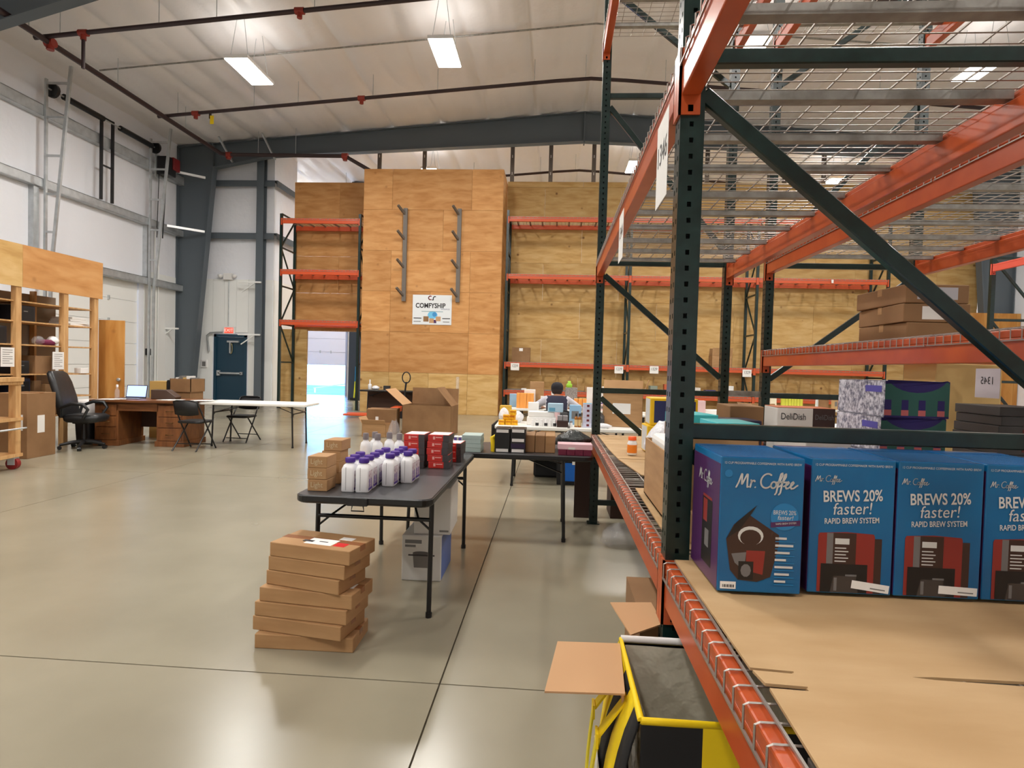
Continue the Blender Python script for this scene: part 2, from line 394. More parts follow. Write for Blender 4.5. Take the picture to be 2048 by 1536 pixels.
# ------------------------------------------------------------------ exit door
d1 = thing('door_1', 'dark blue steel exit door with a push bar', None); d1['kind'] = 'structure'; d1.location = (-10.83, 19.3, 0)
MB().box(-.48,.48,0,.05,.01,2.24).build('door_leaf', mat('door_blue',(20,58,78),.4), d1)
MB().box(-.57,-.485,-.04,.1,0,2.33).box(.485,.57,-.04,.1,0,2.33).box(-.57,.57,-.04,.1,2.245,2.33).build('door_frame', mat('door_frame_blue',(22,62,82),.4), d1)
pb = MB().box(-.4,.42,-.09,-.05,1.0,1.06).box(-.44,-.34,-.09,0,.94,1.12).box(.36,.44,-.09,0,.98,1.08).build('push_bar', m_girt, d1, bevel=.008)
MB().box(-.1,.3,-.07,0,2.06,2.12).box(.0,.04,-.1,-.06,1.7,2.06).build('door_closer', m_girt, d1)
MB().tube([(.02+.05*math.cos(a), -.03, 1.86+.17*math.sin(a)) for a in [k*math.pi/8 for k in range(17)]], .016, 6, caps=False).build('pull_loop', mat('brass_dull',(176,164,120),.4,metal=.5), d1)
ex = thing('exit_sign', 'red lit exit sign over the blue door', 'exit sign', (-10.86, 19.27, 2.46))
MB().box(-.2,.2,-.05,.0,-.12,.12).build('housing', m_whitep, ex, bevel=.01)
MB().box(-.15,.15,-.056,-.05,-.09,.09).build('panel', mat('exit_red',(255,90,70),.5,emit=((255,60,40),1.2)), ex)
lettering('EXIT', .15, mat('exit_letters',(255,190,180),.5,emit=((255,170,160),1.5)), ex, (0,-.058,0))
em = thing('emergency_light', 'white two headed emergency light above the exit door', 'light', (-10.9, 19.27, 4.22))
MB().box(-.16,.16,-.1,0,-.08,.14).build('housing', m_whitep, em, bevel=.01)
for sx in (-1,1): MB().lathe([(.03,0),(.08,.05),(.08,.1)], (sx*.24,-.12,-.02), 12).build('lamp_head', m_whitep, em)
MB().tube([(0,-.02,-.08),(0,-.02,-1.62)], .014, 6).build('conduit', m_girt, em)
el = thing('alarm_box', 'small white wall control with printed sheet beside the exit door', 'control', (-11.72, 19.27, 1.32))
MB().box(-.1,.1,-.04,0,-.12,.14).build('housing', m_whitep, el, bevel=.008); MB().box(-.06,.06,-.044,-.04,-.08,.08).build('print', m_greyink, el)
cd = tag(MB().tube([(-11.55,19.22,1.75),(-11.6,19.2,2.28),(-11.5,19.2,2.36),(-11.07,19.2,2.4)], .03, 8).build('pipe_elbow', m_girt), 'bent grey pipe running to the exit sign', 'pipe')
BR = [((-12.0,19.0,4.1),'pale steel arm bracket high beside the column'),((-12.2,18.2,2.4),'pale steel arm bracket low beside the column'),((-9.9,18.97,4.02),'pale steel arm bracket high on the slim post'),((-9.9,18.97,2.3),'pale steel arm bracket low on the slim post')]
for (x,y,z), lb in BR:
    t = thing('wall_bracket', lb, 'bracket', (x,y,z)); MB().box(-.5,.25,-.03,.03,0,.05).build('arm', m_liner, t); MB().bar((-.4,0,-.3),(.05,0,.01),.03).build('strut', m_liner, t)

# ------------------------------------------------------------------ left overhead door with high-lift hardware
dl = thing('door_2', 'white sectional overhead door in the long wall', None); dl['kind'] = 'structure'; dl.location = (XL, 15.27, 0)
for k in range(6):
    MB().box(-.1,-.05,-1.72,1.72,k*.625+.004,(k+1)*.625-.004).build('door_section', m_liner, dl)
MB().box(-.13,-.1,-1.72,1.72,0,3.75).build('light_stop_plate', m_liner, dl)  # plate added behind the sections to keep daylight from leaking through
for k in range(1,6):
    for y in (-1.0, .55): MB().box(-.05,.0,y-.02,y+.02,k*.625-.06,k*.625+.06).build('hinge', m_girt, dl)
for yy, nm in ((13.45,'far'),(17.12,'near')):
    t = thing('door_track', 'galvanised high lift door track leaning from the white wall' + (' beside the steel column' if yy > 15 else ' behind the wooden shelving'), 'door track', (XL+.21, yy, 0))
    MB().box(0,.05,-.03,.03,.05,8.0).build('wall_angle', m_girt, t)
    MB().bar((.12,.03,.05),(.14,.03,3.4),.07,.05).bar((.14,.03,3.4),(.62,.03,8.3),.07,.05).build('track', m_girt, t)
    for z in (4.4,5.3,6.2,7.1,7.9): MB().bar((.03,.0,z),(.14+(z-3.4)/4.9*.48,.03,z),.035,.05).build('bracket', m_girt, t)
sh = thing('torsion_shaft', 'black torsion spring shaft above the overhead door', 'door spring', (XL+.28, 15.3, 7.78))
MB().tube([(0,-1.85,0),(0,2.1,0)], .02, 8).build('shaft', m_girt, sh)
for a, c in ((-1.4,-.12),(.5,1.8)): MB().tube([(0,a,0),(0,c,0)], .075, 12).build('spring', m_blackm, sh)
for y in (-1.72, 1.95):
    MB().tube([(0,y-.04,0),(0,y+.04,0)], .17, 16).build('cable_drum', m_blackm, sh)
cf = thing('center_bracket', 'black steel bracket frame holding the torsion springs', 'bracket', (XL+.26, 15.35, 5.65))
for y in (-.2,.2): MB().box(-.03,.03,y-.03,y+.03,0,2.2).build('upright', m_blackm, cf)
for z in (.9, 2.16): MB().box(-.02,.02,-.2,.2,z,z+.04).build('crossbar', m_blackm, cf)
op = thing('door_opener', 'black and red door opener motor under the spring shaft', 'motor', (XL+.40, 17.6, 7.05))
MB().box(-.2,-.17,-.25,.25,-.1,.6).build('mount_plate', m_girt, op)
MB().box(-.18,.18,-.2,.2,0,.55).build('gearbox', m_blackm, op, bevel=.02); MB().box(.0,.22,.02,.34,.2,.58).build('cover', mat('dark_red',(120,26,28),.4), op, bevel=.02)
MB().tube([(0,0,0),(-.1,0,-1.9)], .02, 6).tube([(-.15,-.12,0),(-.2,-.12,-1.9)], .012, 6).build('chain', m_blackm, op)
for z, lb in ((7.35,'upper'),(5.62,'lower')):
    tag(MB().bar((XL+.2,17.95,z),(-11.38,18.62,z-.03),.06,.07).build('girt_strut', mat('bright_steel',(226,226,226),.3,metal=.3)), lb + ' bright steel strut between the wall girt and column', 'strut')
for k, y in enumerate((17.6, 17.78)):
    tag(MB().tube([(XL+.06,y,.6),(XL+.06,y,5.4)], .018, 6).build('conduit', m_liner), 'white conduit running up the liner panels', 'conduit', 'conduits by the overhead door')
tag(MB().box(XL+.03,XL+.12,17.25,17.4,1.55,1.75).build('switch_box', m_black, bevel=.01), 'black switch box on the door track jamb', 'switch')

# ------------------------------------------------------------------ dock door and outdoors
dd = thing('door_3', 'white dock door raised over bright daylight', None); dd['kind'] = 'structure'; dd.location = (-10.66, YB, 0)
for k in range(4):
    z0 = 1.36+k*.6
    MB().box(-1.22,1.22,-.07,-.02,z0+.004,min(z0+.596,4.0)).build('door_section', mat('dock_white',(226,226,236),.5), dd)
MB().box(-1.22,1.22,-.02,.0,1.365,3.9).build('light_stop_plate', mat('dock_white',(226,226,236),.5), dd)  # added plate blocks daylight at the gaps between dock door sections
for x in (-.7,.05,.55): MB().box(x-.025,x+.025,-.09,-.07,1.9,2.03).build('hinge', m_girt, dd)
for x in (-1.27,1.27): MB().box(x-.035,x+.035,-.1,.0,0,3.6).build('track', mat('dock_track',(150,156,176),.4), dd)
gm = mat('outdoor_gravel', (240,240,236), .9); ga = mat('outdoor_asphalt', (112,124,130), .9, noise=(.4,(96,108,114),(128,140,146)))
tag(MB().box(-30,6,YB+.2,44,-.34,-.24).build('asphalt_lane', ga), 'grey asphalt lane outside the dock door', None, None, 'structure')
go = tag(MB().box(-60,40,YB+.2,130,-.35,-.25).build('ground', gm), 'pale ground outside the dock door', None, None, 'structure')
tag(MB().box(-12.1,-9.2,YB+.2,YB+2.2,-.25,-.02).build('dock_apron', mat('apron',(150,160,166),.8)), 'concrete apron outside the dock door', None, None, 'structure')
rl = thing('ramp_rail', 'steel ramp rail outside the dock door', 'railing', (-11.2, 31, -.25))
MB().bar((-1.6,0,.35),(2.2,1.5,.95),.06).build('rail', m_girt, rl)
for x in (-1.5,.3,2.1): MB().box(x-.03,x+.03,(x+1.6)*.395-.03,(x+1.6)*.395+.03,0,.35+(x+1.6)*.158).build('post', m_girt, rl)
br = thing('broom', 'blue and yellow handled broom leaning by the dock room post', 'broom', (-7.9, 23.2, 0))
MB().tube([(0,0,.1),(0,.12,.75)], .03, 8).build('grip', mat('lime',(206,214,40),.5), br); MB().tube([(0,.12,.75),(0,.17,1.35)], .028, 8).build('handle', mat('sky_blue',(30,150,210),.5), br)
MB().box(-.15,.15,-.03,.03,0,.1).build('head', m_black, br)

# ------------------------------------------------------------------ high-bay lamps
m_glow = mat('led_panel', (255,255,255), .5, emit=((255,250,240),14))
lb = MB().box(-.27,.27,-.6,.6,.02,.09); lh = lb.mesh('housing', m_whitep)
lp = MB().box(-.25,.25,-.58,.58,.005,.02).mesh('led_panel', m_glow)
lw = {(sx,sy): MB().tube([(sx,sy,.09),(sx*.3,sy*.9,1.1)], .006, 4).mesh('hanging_wire', m_girt) for sx in (-.2,.2) for sy in (-.45,.45)}
def lamp(x, y, label):
    z = roofz(x)-.98
    t = thing('high_bay_lamp', label, 'lamp', (x,y,z), 0, 'high bay lamps under the roof')
    inst('housing', lh, t); inst('led_panel', lp, t)
    for sx in (-.2,.2):
        for sy in (-.45,.45): inst('hanging_wire', lw[(sx,sy)], t)
    ld = bpy.data.lights.new('lamp_light', 'AREA'); ld.shape = 'RECTANGLE'; ld.size = .5; ld.size_y = 1.16; ld.energy = LAMP_W; ld.color = (1,.965,.92)
    lo = bpy.data.objects.new('lamp_light', ld); COL.objects.link(lo); lo.parent = t; lo.location = (0,0,-.01)
    lu = bpy.data.lights.new('lamp_uplight', 'AREA'); lu.shape = 'RECTANGLE'; lu.size = .4; lu.size_y = 1.0; lu.energy = LAMP_UP; lu.color = (1,.96,.91)
    uo = bpy.data.objects.new('lamp_uplight', lu); COL.objects.link(uo); uo.parent = t; uo.location = (0,0,.1); uo.rotation_euler = (math.pi,0,0)
for y, xs_ in ((13.0,(-6.95,-2.55,3.95,8.6)), (20.6,(-4.4,2.55,9.0)), (23.6,(-10.2,)), (5.6,(-6.95,-2.55,3.95,8.6)), (-1.8,(-6.95,-2.55,3.95,8.6))):  # the single dock room lamp is added to brighten the dock door
    for x in xs_:
        lamp(x, y, 'bright flat high bay lamp ' + {13.0:'in the row before the plywood tower',20.6:'beyond the plywood wall',23.6:'added inside the dock room to brighten its door',5.6:'in the row above the black tables',-1.8:'in the row above the near shelf'}[y])

# ------------------------------------------------------------------ sprinkler pipes, conduit
m_pipe = mat('pipe_black_red', (52,34,36), .45)
m_pipr = mat('pipe_fitting_red', (150,48,34), .45)
def pipe_line(label, pts, r, hang=(), fittings=(), up=()):
    t = thing('sprinkler_pipe', label, 'pipe', pts[0]); o = Vector(pts[0])
    MB().tube([Vector(p)-o for p in pts], r, 10).build('pipe', m_pipe, t)
    for p in fittings: MB().tube([Vector(p)-o-Vector(d) for d in ((.09,0,0),(-.09,0,0))], r*1.5, 10).tube([Vector(p)-o+Vector((0,0,.02)), Vector(p)-o+Vector((0,0,-.14))], r*1.2, 8).build('fitting', m_pipr, t)
    for p in hang: MB().tube([Vector(p)-o, Vector((p[0],p[1],roofz(p[0])-.03))-o], .008, 5).build('hanger_rod', m_girt, t)
    for p, q in up: MB().tube([Vector(p)-o, Vector(q)-o], r*.75, 8).build('drop_pipe', m_pipe, t)
    return t
def br_pts(y, off): return [(-10.75,y,roofz(-10.75)-off),(RX-.9,y,roofz(RX-.9)-off),(RX,y,RZ-off-.02),(RX+.9,y,roofz(RX+.9)-off),(11.9,y,roofz(11.9)-off)]
pipe_line('main sprinkler pipe running beside the long wall', [(-10.5,-6,7.87),(-10.5,17.95,7.87),(-10.4,18.15,7.9),(-6.63,18.2,7.88),(-5.9,18.35,7.5)], .06, [(-10.5,y,7.87) for y in (2.,5.,8.,11.2,13.6,16.2)] + [(-9.4,18.17,7.9),(-8.2,18.18,7.9)], [(-10.5,11.7,7.87),(-10.35,18.16,7.9),(-6.63,18.2,7.88)])
for y, lb in ((11.6,'sprinkler branch pipe crossing before the near bright lamps'),(15.4,'sprinkler branch pipe with a yellow tag crossing beyond the bright lamps'),(22.4,'sprinkler branch pipe crossing beyond the plywood wall')):
    off = .62; z = roofz(-9.75)-off
    t = pipe_line(lb, br_pts(y, off), .045, [(x,y,roofz(x)-off) for x in (-10.2,-8.1,-6.9,-4.9,-3.2,-.7,.6,2.6,5.2,7.8,10.4)], [(-9.7,y,z),(-5.2,y,roofz(-5.2)-off)], [((-9.7,y,z),(-9.7,y,7.3 if y < 20 else z-.2))] if y < 12 else [((-9.3,y,roofz(-9.3)-off),(-9.3,y,7.87))] if y < 16 else [])
    if 15 < y < 16: MB().box(1.48,1.58,-.06,-.05,-.22,.0).build('tag', m_yellow, t)
tag(MB().tube([(-11.2,13.9,roofz(-11.2)-.1),(RX,13.9,RZ-.12),(9,13.9,roofz(9)-.1)], .022, 6).build('ceiling_conduit', m_galv), 'thin grey conduit along the roof above the lamps', 'conduit')
# ------------------------------------------------------------------ pallet racks
_PM = {}
def post_mesh(h, holes=True):
    """3 inch column; aisle face (-y) with two rows of slots, side faces with one row of square holes"""
    k = (round(h,2), holes)
    if k in _PM: return _PM[k]
    w = .076; b = MB()
    if not holes: b.box(0,w,0,w,0,h); _PM[k] = b.mesh('post', [m_green, m_hole]); return _PM[k]
    p = .0508; n = int((h-.1)/p); z0 = .06
    def face(P, cols):          # P(u,z) -> point; cols = list of (u0,u1); hole height hh
        hh = .016; us = [0]
        for a, c in cols: us += [a, c]
        us.append(w)
        for i in range(0, len(us)-1, 2): b.add([P(us[i],0,0),P(us[i+1],0,0),P(us[i+1],h,0),P(us[i],h,0)], [(0,1,2,3)])
        for a, c in cols:
            zp = 0
            for q in range(n):
                z = z0+q*p; b.add([P(a,zp,0),P(c,zp,0),P(c,z,0),P(a,z,0)], [(0,1,2,3)]); zp = z+hh
                A,B,C,D = P(a,z,0),P(c,z,0),P(c,zp,0),P(a,zp,0); a2,b2,c2,d2 = P(a,z,.012),P(c,z,.012),P(c,zp,.012),P(a,zp,.012)
                b.add([A,B,C,D,a2,b2,c2,d2], [(0,1,5,4),(1,2,6,5),(2,3,7,6),(3,0,4,7)]); b.add([a2,b2,c2,d2], [(0,1,2,3)], 1)
            b.add([P(a,zp,0),P(c,zp,0),P(c,h,0),P(a,h,0)], [(0,1,2,3)])
    face(lambda u,z,d: (u,d,z), [(.014,.025),(.051,.062)])
    face(lambda u,z,d: (d,w-u,z), [(.033,.046)])
    face(lambda u,z,d: (w-d,u,z), [(.030,.043)])
    b.add([(w,w,0),(0,w,0),(0,w,h),(w,w,h)], [(0,1,2,3)]); b.add([(0,0,h),(w,0,h),(w,w,h),(0,w,h)], [(0,1,2,3)])
    _PM[k] = b.mesh('post', [m_green, m_hole]); return _PM[k]
_DM = {}
def deck_mesh(w, d, fine=True):
    k = (w, d, fine)
    if k in _DM: return _DM[k]
    b = MB(); r = .0026 if fine else .004; nx = int(w/(.0615 if fine else .12)); ny = int(d/(.105 if fine else .2)); drop = .046
    for i in range(nx+1):
        x = .01 + (w-.02)*i/nx; f = -.0065
        b.tube([(x,f,-drop),(x,f,.002),(x,.002,.006),(x,d-.002,.006),(x,d+.0065,.002),(x,d+.0065,-drop)], r, 4, sm=False, caps=False)
    for j in range(ny+1):
        y = .03 + (d-.06)*j/ny; b.bar((0,y,.011), (w,y,.011), r*2, r*2)
    for y in (-.0065, d+.0065): b.bar((0,y,-drop), (w,y,-drop), r*2, r*2)
    wires = b.mesh('wire_mesh', m_wire)
    c = MB().box(0,.045,.05,d-.05,-.028,.003); ch = c.mesh('support_channel', m_galv)
    _DM[k] = (wires, ch); return _DM[k]
def rack(name, label, loc, rz, xs, depth, h, levels, ydir=1, braces=(), diags=(), bm=m_oran, beam_h=.14, holes=True, conn_on=True, group=None, bays=None):
    """xs: post left edges along the run; levels: for each bay a list of beam-top heights"""
    t = thing(name, label, 'storage rack', loc, rz, group); pm = post_mesh(h, holes); w = .076
    def Yv(v): return ydir*v
    for x in xs:
        for k, v in enumerate((0, depth-w)):
            y = Yv(v) if ydir > 0 else Yv(v+w)
            if ydir > 0: p = inst('post', pm, t, (x, y, 0))
            else: p = inst('post', pm, t, (x+w, -v, 0), (0,0,math.pi))
            MB().box(-.02,w+.02,-.02,w+.02,0,.008).build('foot_plate', m_green, p)
        y0, y1 = sorted((Yv(w), Yv(depth-w)))
        for z in braces: MB().box(x+.018, x+.058, y0, y1, z-.025, z+.025).build('brace', m_green, t, bevel=.004, seg=1)
        for za, zb in diags: MB().bar((x+.038, Yv(w), za), (x+.038, Yv(depth-w), zb), .036, .05, upv=(0,0,1)).build('diagonal_brace', m_green, t, bevel=.004, seg=1)
    for bi, lv in enumerate(levels):
        xa, xb = xs[bi]+w, xs[bi+1]
        for zt in lv:
            for k, v in enumerate((0, depth-.06)):
                y0, y1 = sorted((Yv(v), Yv(v+.06)))
                ys, yt = (y1-.02, y1) if ((k == 0) == (ydir > 0)) else (y0, y0+.02)
                b = MB().box(xa+.006, xb-.006, y0, y1, zt-beam_h, zt-.035).box(xa+.006, xb-.006, *( (y0,y1-.02) if ((k==0)==(ydir>0)) else (y0+.02,y1)), zt-.035, zt)
                bo = b.build('beam', bm, t, bevel=.005, seg=2)
                for xe, sg in ((xa, 1), (xb, -1)):
                    c = MB()
                    yf = Yv(v) if k == 0 else Yv(v+.06)
                    of = (-.008 if (k == 0) == (ydir > 0) else .008)
                    c.box(min(xe,xe+.006*sg), max(xe,xe+.006*sg), min(y0,yf+of), max(y1,yf+of), zt-.2, zt+.01)
                    c.box(min(xe-.036*sg,xe+.006*sg), max(xe-.036*sg,xe+.006*sg), min(yf,yf+of), max(yf,yf+of), zt-.2, zt+.01)
                    for q in (.03,.15): c.box(min(xe+.006*sg,xe+.0075*sg), max(xe+.006*sg,xe+.0075*sg), (y0+y1)/2-.008, (y0+y1)/2+.008, zt-.19, zt-.17, 1)
                    c.build('connector', [bm, m_hole], bo)
    return t
def decks(t_loc, rz, xa, xb, depth, zt, n, ydir, label, group, fine=True, chans=4):
    L = (xb-xa)/n; wm, ch = deck_mesh(round(L-.012,3), round(depth,3), fine)
    for i in range(n):
        x = xa + i*L + .006
        c, s = math.cos(rz), math.sin(rz); lx, ly = x, (0 if ydir > 0 else -depth)
        t = thing('wire_deck', label, 'wire deck', (t_loc[0]+c*lx-s*ly, t_loc[1]+s*lx+c*ly, zt), rz, group)
        tag(inst('wire_mesh', wm, t), None, None, None, 'stuff')
        for k in range(chans): inst('support_channel', ch, t, ((L-.06)*(k+.5)/chans, 0, -.002))

BR1 = (.2, 1.27, 2.475, 4.03, 5.1)
DG1 = ((1.2,.28), (2.36,1.42), (3.93,2.6), (5.0,4.12))
FR = [-1.76, 1.95, 5.66]
rack('pallet_rack', 'dark green and orange pallet rack holding the blue coffee maker boxes', (.38,0,0), R(90), FR, 1.25, 5.4, [[.84,2.48,4.55]]*2, -1, BR1, DG1)
rack('pallet_rack', 'dark green and orange pallet rack holding three taped brown cartons', (1.93,0,0), R(90), FR, 1.37, 5.4, [[.84,1.68,2.53,4.55]]*2, -1, BR1, [(b_,a_) for a_,b_ in DG1])
rk = bpy.data.objects['pallet_rack']
for y in FR[1:]:
    for z in (1.28, 3.6):
        MB().box(y+.02, y+.056, -.30-1.25, -1.25, z-.025, z+.025).build('row_spacer', m_galv, rk)
BAYN = ('before the near posts','past the near posts')
for bay in (0,1):
    for zt, nm in ((.84,'low'),(2.48,'middle'),(4.55,'top')):
        decks((.38,0), R(90), FR[bay]+.076, FR[bay+1], 1.25, zt, 3, -1, 'zinc wire deck on the %s beams of the coffee box rack, %s'%(nm, BAYN[bay]), 'wire decks of the coffee box rack, %s level, bay %s'%(nm, BAYN[bay]), chans=3)
    for zt, nm in ((1.68,'middle'),(2.53,'upper'),(4.55,'top')):
        decks((1.93,0), R(90), FR[bay]+.076, FR[bay+1], 1.37, zt, 3, -1, 'zinc wire deck on the %s beams of the brown carton rack, %s'%(nm, BAYN[bay]), 'wire decks of the brown carton rack, %s level, bay %s'%(nm, BAYN[bay]), chans=3)
    decks((1.93,0), R(90), FR[bay]+.076, FR[bay+1], 1.37, .84, 3, -1, 'zinc wire deck on the low beams of the brown carton rack, %s'%BAYN[bay], 'wire decks of the brown carton rack, low level, bay %s'%BAYN[bay], chans=3)
# rack along the plywood wall
XC = [-1.55+3.742*i for i in range(4)]
BRC = (.25,1.45,2.65,3.85,5.05,6.1); DGC = ((.3,1.4),(2.6,1.5),(2.7,3.8),(5.0,3.9),(5.1,6.05))
rack('pallet_rack', 'long orange beamed rack against the yellow plywood wall', (0,18.2,0), 0, XC, 1.07, 6.27, [[.78,1.64,4.33,6.07]]*3, 1, BRC, DGC, bm=mat('wall_rack_orange',(206,86,44),.45), holes=False)
for bay in range(3):
    for zt, nm in ((.78,'lowest'),(1.64,'second'),(4.33,'third'),(6.07,'top')):
        decks((0,18.2), 0, XC[bay]+.076, XC[bay+1], 1.07, zt, 3, 1, 'zinc wire deck on the %s beams of the plywood wall rack'%nm, 'wire decks of the plywood wall rack, %s level'%nm, fine=False, chans=3)
XD = [-8.68, -6.16]
rack('pallet_rack', 'orange beamed rack standing over the dock room opening', (0,18.2,0), 0, XD, 1.07, 6.1, [[2.78,4.36,5.95]], 1, BRC[1:], DGC[1:], bm=m_oran2, beam_h=.15, holes=False)
for zt, nm in ((2.78,'low'),(4.36,'middle'),(5.95,'top')):
    decks((0,18.2), 0, XD[0]+.076, XD[1], 1.07, zt, 2, 1, 'zinc wire deck on the %s beams over the dock room opening'%nm, 'wire decks over the opening, %s level'%nm, fine=False, chans=3)
rack('pallet_rack', 'teal green rack with salmon beams near the right wall', (8.42,0,0), R(90), [8.5,12.2], 1.07, 4.4, [[1.0,3.72]], -1, (.25,1.45,2.65,3.85), ((1.4,.3),(2.6,1.5),(3.8,2.7)), bm=mat('salmon_paint',(226,92,74),.5), holes=False)

# ------------------------------------------------------------------ wooden shelving by the long wall
ws = thing('wooden_shelving', 'tall open pine shelving with plywood header', 'shelving', (-7.95, 9.1, 0))
for y in (-2.75, -1.75, -.76, .10, .74):
    MB().box(-.09,0,y-.045,y+.045,0,2.5).build('stud', m_pine, ws, bevel=.003, seg=1)
    MB().box(-.62,-.53,y-.02,y+.02,0,2.5).build('stud', m_pine, ws)
for z in (.5,.8,1.17,1.62,1.97,2.27):
    for y0, y1 in ((-2.75,-1.75),(-1.75,-.76),(-.76,.10),(.10,.74)):
        MB().box(-.6,-.045,y0+.02,y1-.02,z-.02,z).build('shelf_board', m_pine, ws)
for y0, y1 in ((-2.8,-.72),(-.72,.86)):
    MB().box(.0,.018,y0+.002,y1-.002,2.47,3.1).build('header_sheet', m_ply if y0 > -1 else m_plyy, ws)
MB().box(-.6,-.02,-2.8,.86,3.02,3.06).build('header_top', m_pine, ws)
MB().box(-.64,-.625,-2.8,.6,0,2.45).build('back_sheet', mat('grey_board',(150,136,118),.7), ws)
# shelving contents
def simple_box(name, label, cat, loc, size, m, rz=0, group=None, bevel=.004):
    o = MB().box(-size[0]/2,size[0]/2,-size[1]/2,size[1]/2,0,size[2]).build(name, m, None, bevel=bevel, loc=loc, rot=(0,0,rz), seg=1)
    return tag(o, label, cat, group)
def printer(label, loc, s, m):
    t = thing('equipment_case', label, 'equipment', loc); MB().box(-s[0]/2,s[0]/2,-s[1]/2,s[1]/2,0,s[2]).build('case', m, t, bevel=.012)
    MB().box(s[0]/2,s[0]/2+.006,-s[1]*.4,s[1]*.4,s[2]*.15,s[2]*.85).build('front_panel', m_black, t); MB().box(s[0]/2+.006,s[0]/2+.01,-s[1]*.1,s[1]*.1,s[2]*.6,s[2]*.66).build('badge', m_greyink, t)
m_case = mat('dark_case', (34,34,42), .45); m_case2 = mat('slate_case', (52,52,56), .5)
printer('dark equipment case on the shelving beneath the top board', (-8.25,8.55,1.97), (.4,.36,.24), m_case)
printer('slate equipment case on the upper shelf board', (-8.25,7.8,1.97), (.4,.4,.22), m_case2)
printer('black equipment case beside white paper notice on shelving', (-8.25,8.0,1.62), (.4,.5,.26), m_case)
printer('black equipment case below the dark case on shelving', (-8.25,8.5,1.17), (.4,.26,.2), m_case)
printer('navy equipment case low on the shelving', (-8.25,8.5,.8), (.4,.3,.3), mat('navy_case',(30,36,58),.5))
printer('dark blue case on the second board beside the pine stud', (-8.25,7.9,.8), (.4,.4,.28), m_case2)
simple_box('carton', 'brown carton on the shelving beside the notice', 'box', (-8.22,8.85,1.17), (.4,.3,.28), m_kraftd)
simple_box('carton', 'small brown carton with pale sticker on low shelf', 'box', (-8.2,9.0,.8), (.35,.22,.2), m_kraft)
simple_box('carton', 'slim upright brown carton on low shelf', 'box', (-8.2,8.78,.8), (.3,.12,.26), m_kraftd)
simple_box('carton', 'dim brown carton on the floor level of shelving', 'box', (-8.25,8.5,.02), (.4,.4,.4), m_kraftd)
simple_box('carton', 'dim brown carton on the second lowest board', 'box', (-8.25,9.0,.5), (.4,.3,.2), m_kraftd)
for (y,z,lb) in ((8.14,1.42,'white printed notice taped to the left shelving bay'),(9.03,1.38,'white printed notice taped to the middle shelving bay')):
    t = thing('paper_notice', lb, 'paper', (-7.935,y,z)); MB().box(0,.002,-.11,.11,-.14,.14).build('sheet', m_white, t)
    p = MB()
    for k in range(7): p.box(.002,.003,-.08,.08-.05*(k%3==2),.1-k*.032,.108-k*.032)
    p.build('print', m_greyink, t)
for (y,z,lb) in ((8.78,1.62,'crumpled clear bag on shelving'),(9.05,1.63,'white tape ball on shelving')):
    b = MB(); b.lathe([(.02,0),(.08,.03),(.09,.08),(.05,.13),(.01,.14)], (0,0,0), 9); o = b.build('plastic_bag', m_glass if 'clear' in lb else m_whitep, None, loc=(-8.05,y,z)); tag(o, lb, 'bag')
simple_box('garment_bundle', 'dark magenta cloth bundle on the shelving board', 'bundle', (-8.06,8.93,1.62), (.16,.26,.09), mat('magenta_cloth',(110,28,66),.8), bevel=.03)
for k in range(4): simple_box('paper_stack', 'loose white paper pile on the end shelf board', 'papers', (-8.2,9.55,1.97+k*.035), (.36,.46-.05*k,.034), m_white, R(rnd.uniform(-8,8)), 'paper piles on the end shelf')
simple_box('label_box', 'small white box with black stripe on end shelf', 'box', (-8.02,9.6,1.17), (.12,.16,.09), m_white)
simple_box('cleaning_jar', 'white jar on the end shelf board', 'jar', (-8.1,9.5,.8), (.1,.1,.09), m_whitep, bevel=.03)
kd = thing('wooden_door', 'honey coloured wooden door with silver knob beside shelving', 'door', (-8.12, 10.12, 0), R(12))
MB().box(0,.42,-.02,.02,.01,2.12).build('leaf', m_plyv, kd, bevel=.003); k = MB(); k.lathe([(.012,0),(.012,.03),(.03,.04),(.034,.06),(.02,.075)], (0,0,0), 12); k.build('knob', m_girt, kd, loc=(.36,-.02,1.06), rot=(math.pi/2,0,0))
tb = thing('refuse_bin', 'black plastic bin with white sack under the shelving end', 'bin', (-7.77,9.5,0))
MB().loft([(0,.12,.17,.04),(.55,.14,.2,.04)]).build('body', m_black, tb); MB().loft([(.5,.145,.205,.05),(.72,.14,.2,.05),(.74,.1,.16,.05)]).build('sack', m_whitep, tb)
lc = thing('tall_carton', 'tall brown carton on the floor before the shelving', 'box', (-7.55,8.05,0), R(4))
MB().box(-.22,.22,-.26,.26,0,.92).build('body', m_kraftd, lc, bevel=.005); MB().box(.22,.222,-.08,.05,.35,.6).build('shipping_label', m_white, lc); MB().box(.05,.16,-.262,-.26,.4,.62).build('shipping_label', m_white, lc)
MB().box(-.222,.222,-.04,.04,.918,.922).build('tape', m_tape, lc)
ct = thing('wooden_cart', 'wooden cart on red caster wheels', 'cart', (-7.2,6.75,0), R(8))
for x in (-.5,.42):
    for y in (-.3,.3): MB().box(x-.045,x+.045,y-.045,y+.045,.16,1.12).build('leg', m_pine, ct, bevel=.003, seg=1)
for z in (.16,.62,1.08): MB().box(-.56,.48,-.36,.36,z,z+.04).build('shelf_board', m_pine, ct)
MB().box(.3,.5,-.1,.35,1.12,1.17).build('top_plank', m_pine, ct); MB().box(.36,.41,-.04,.04,1.17,1.36).build('stop_block', mat('pale_wood',(226,190,120),.6), ct)
MB().tube([(.52,-.38,.55),(.56,-.38,.53),(.56,.3,.53)], .012, 6).build('handle', m_girt, ct)
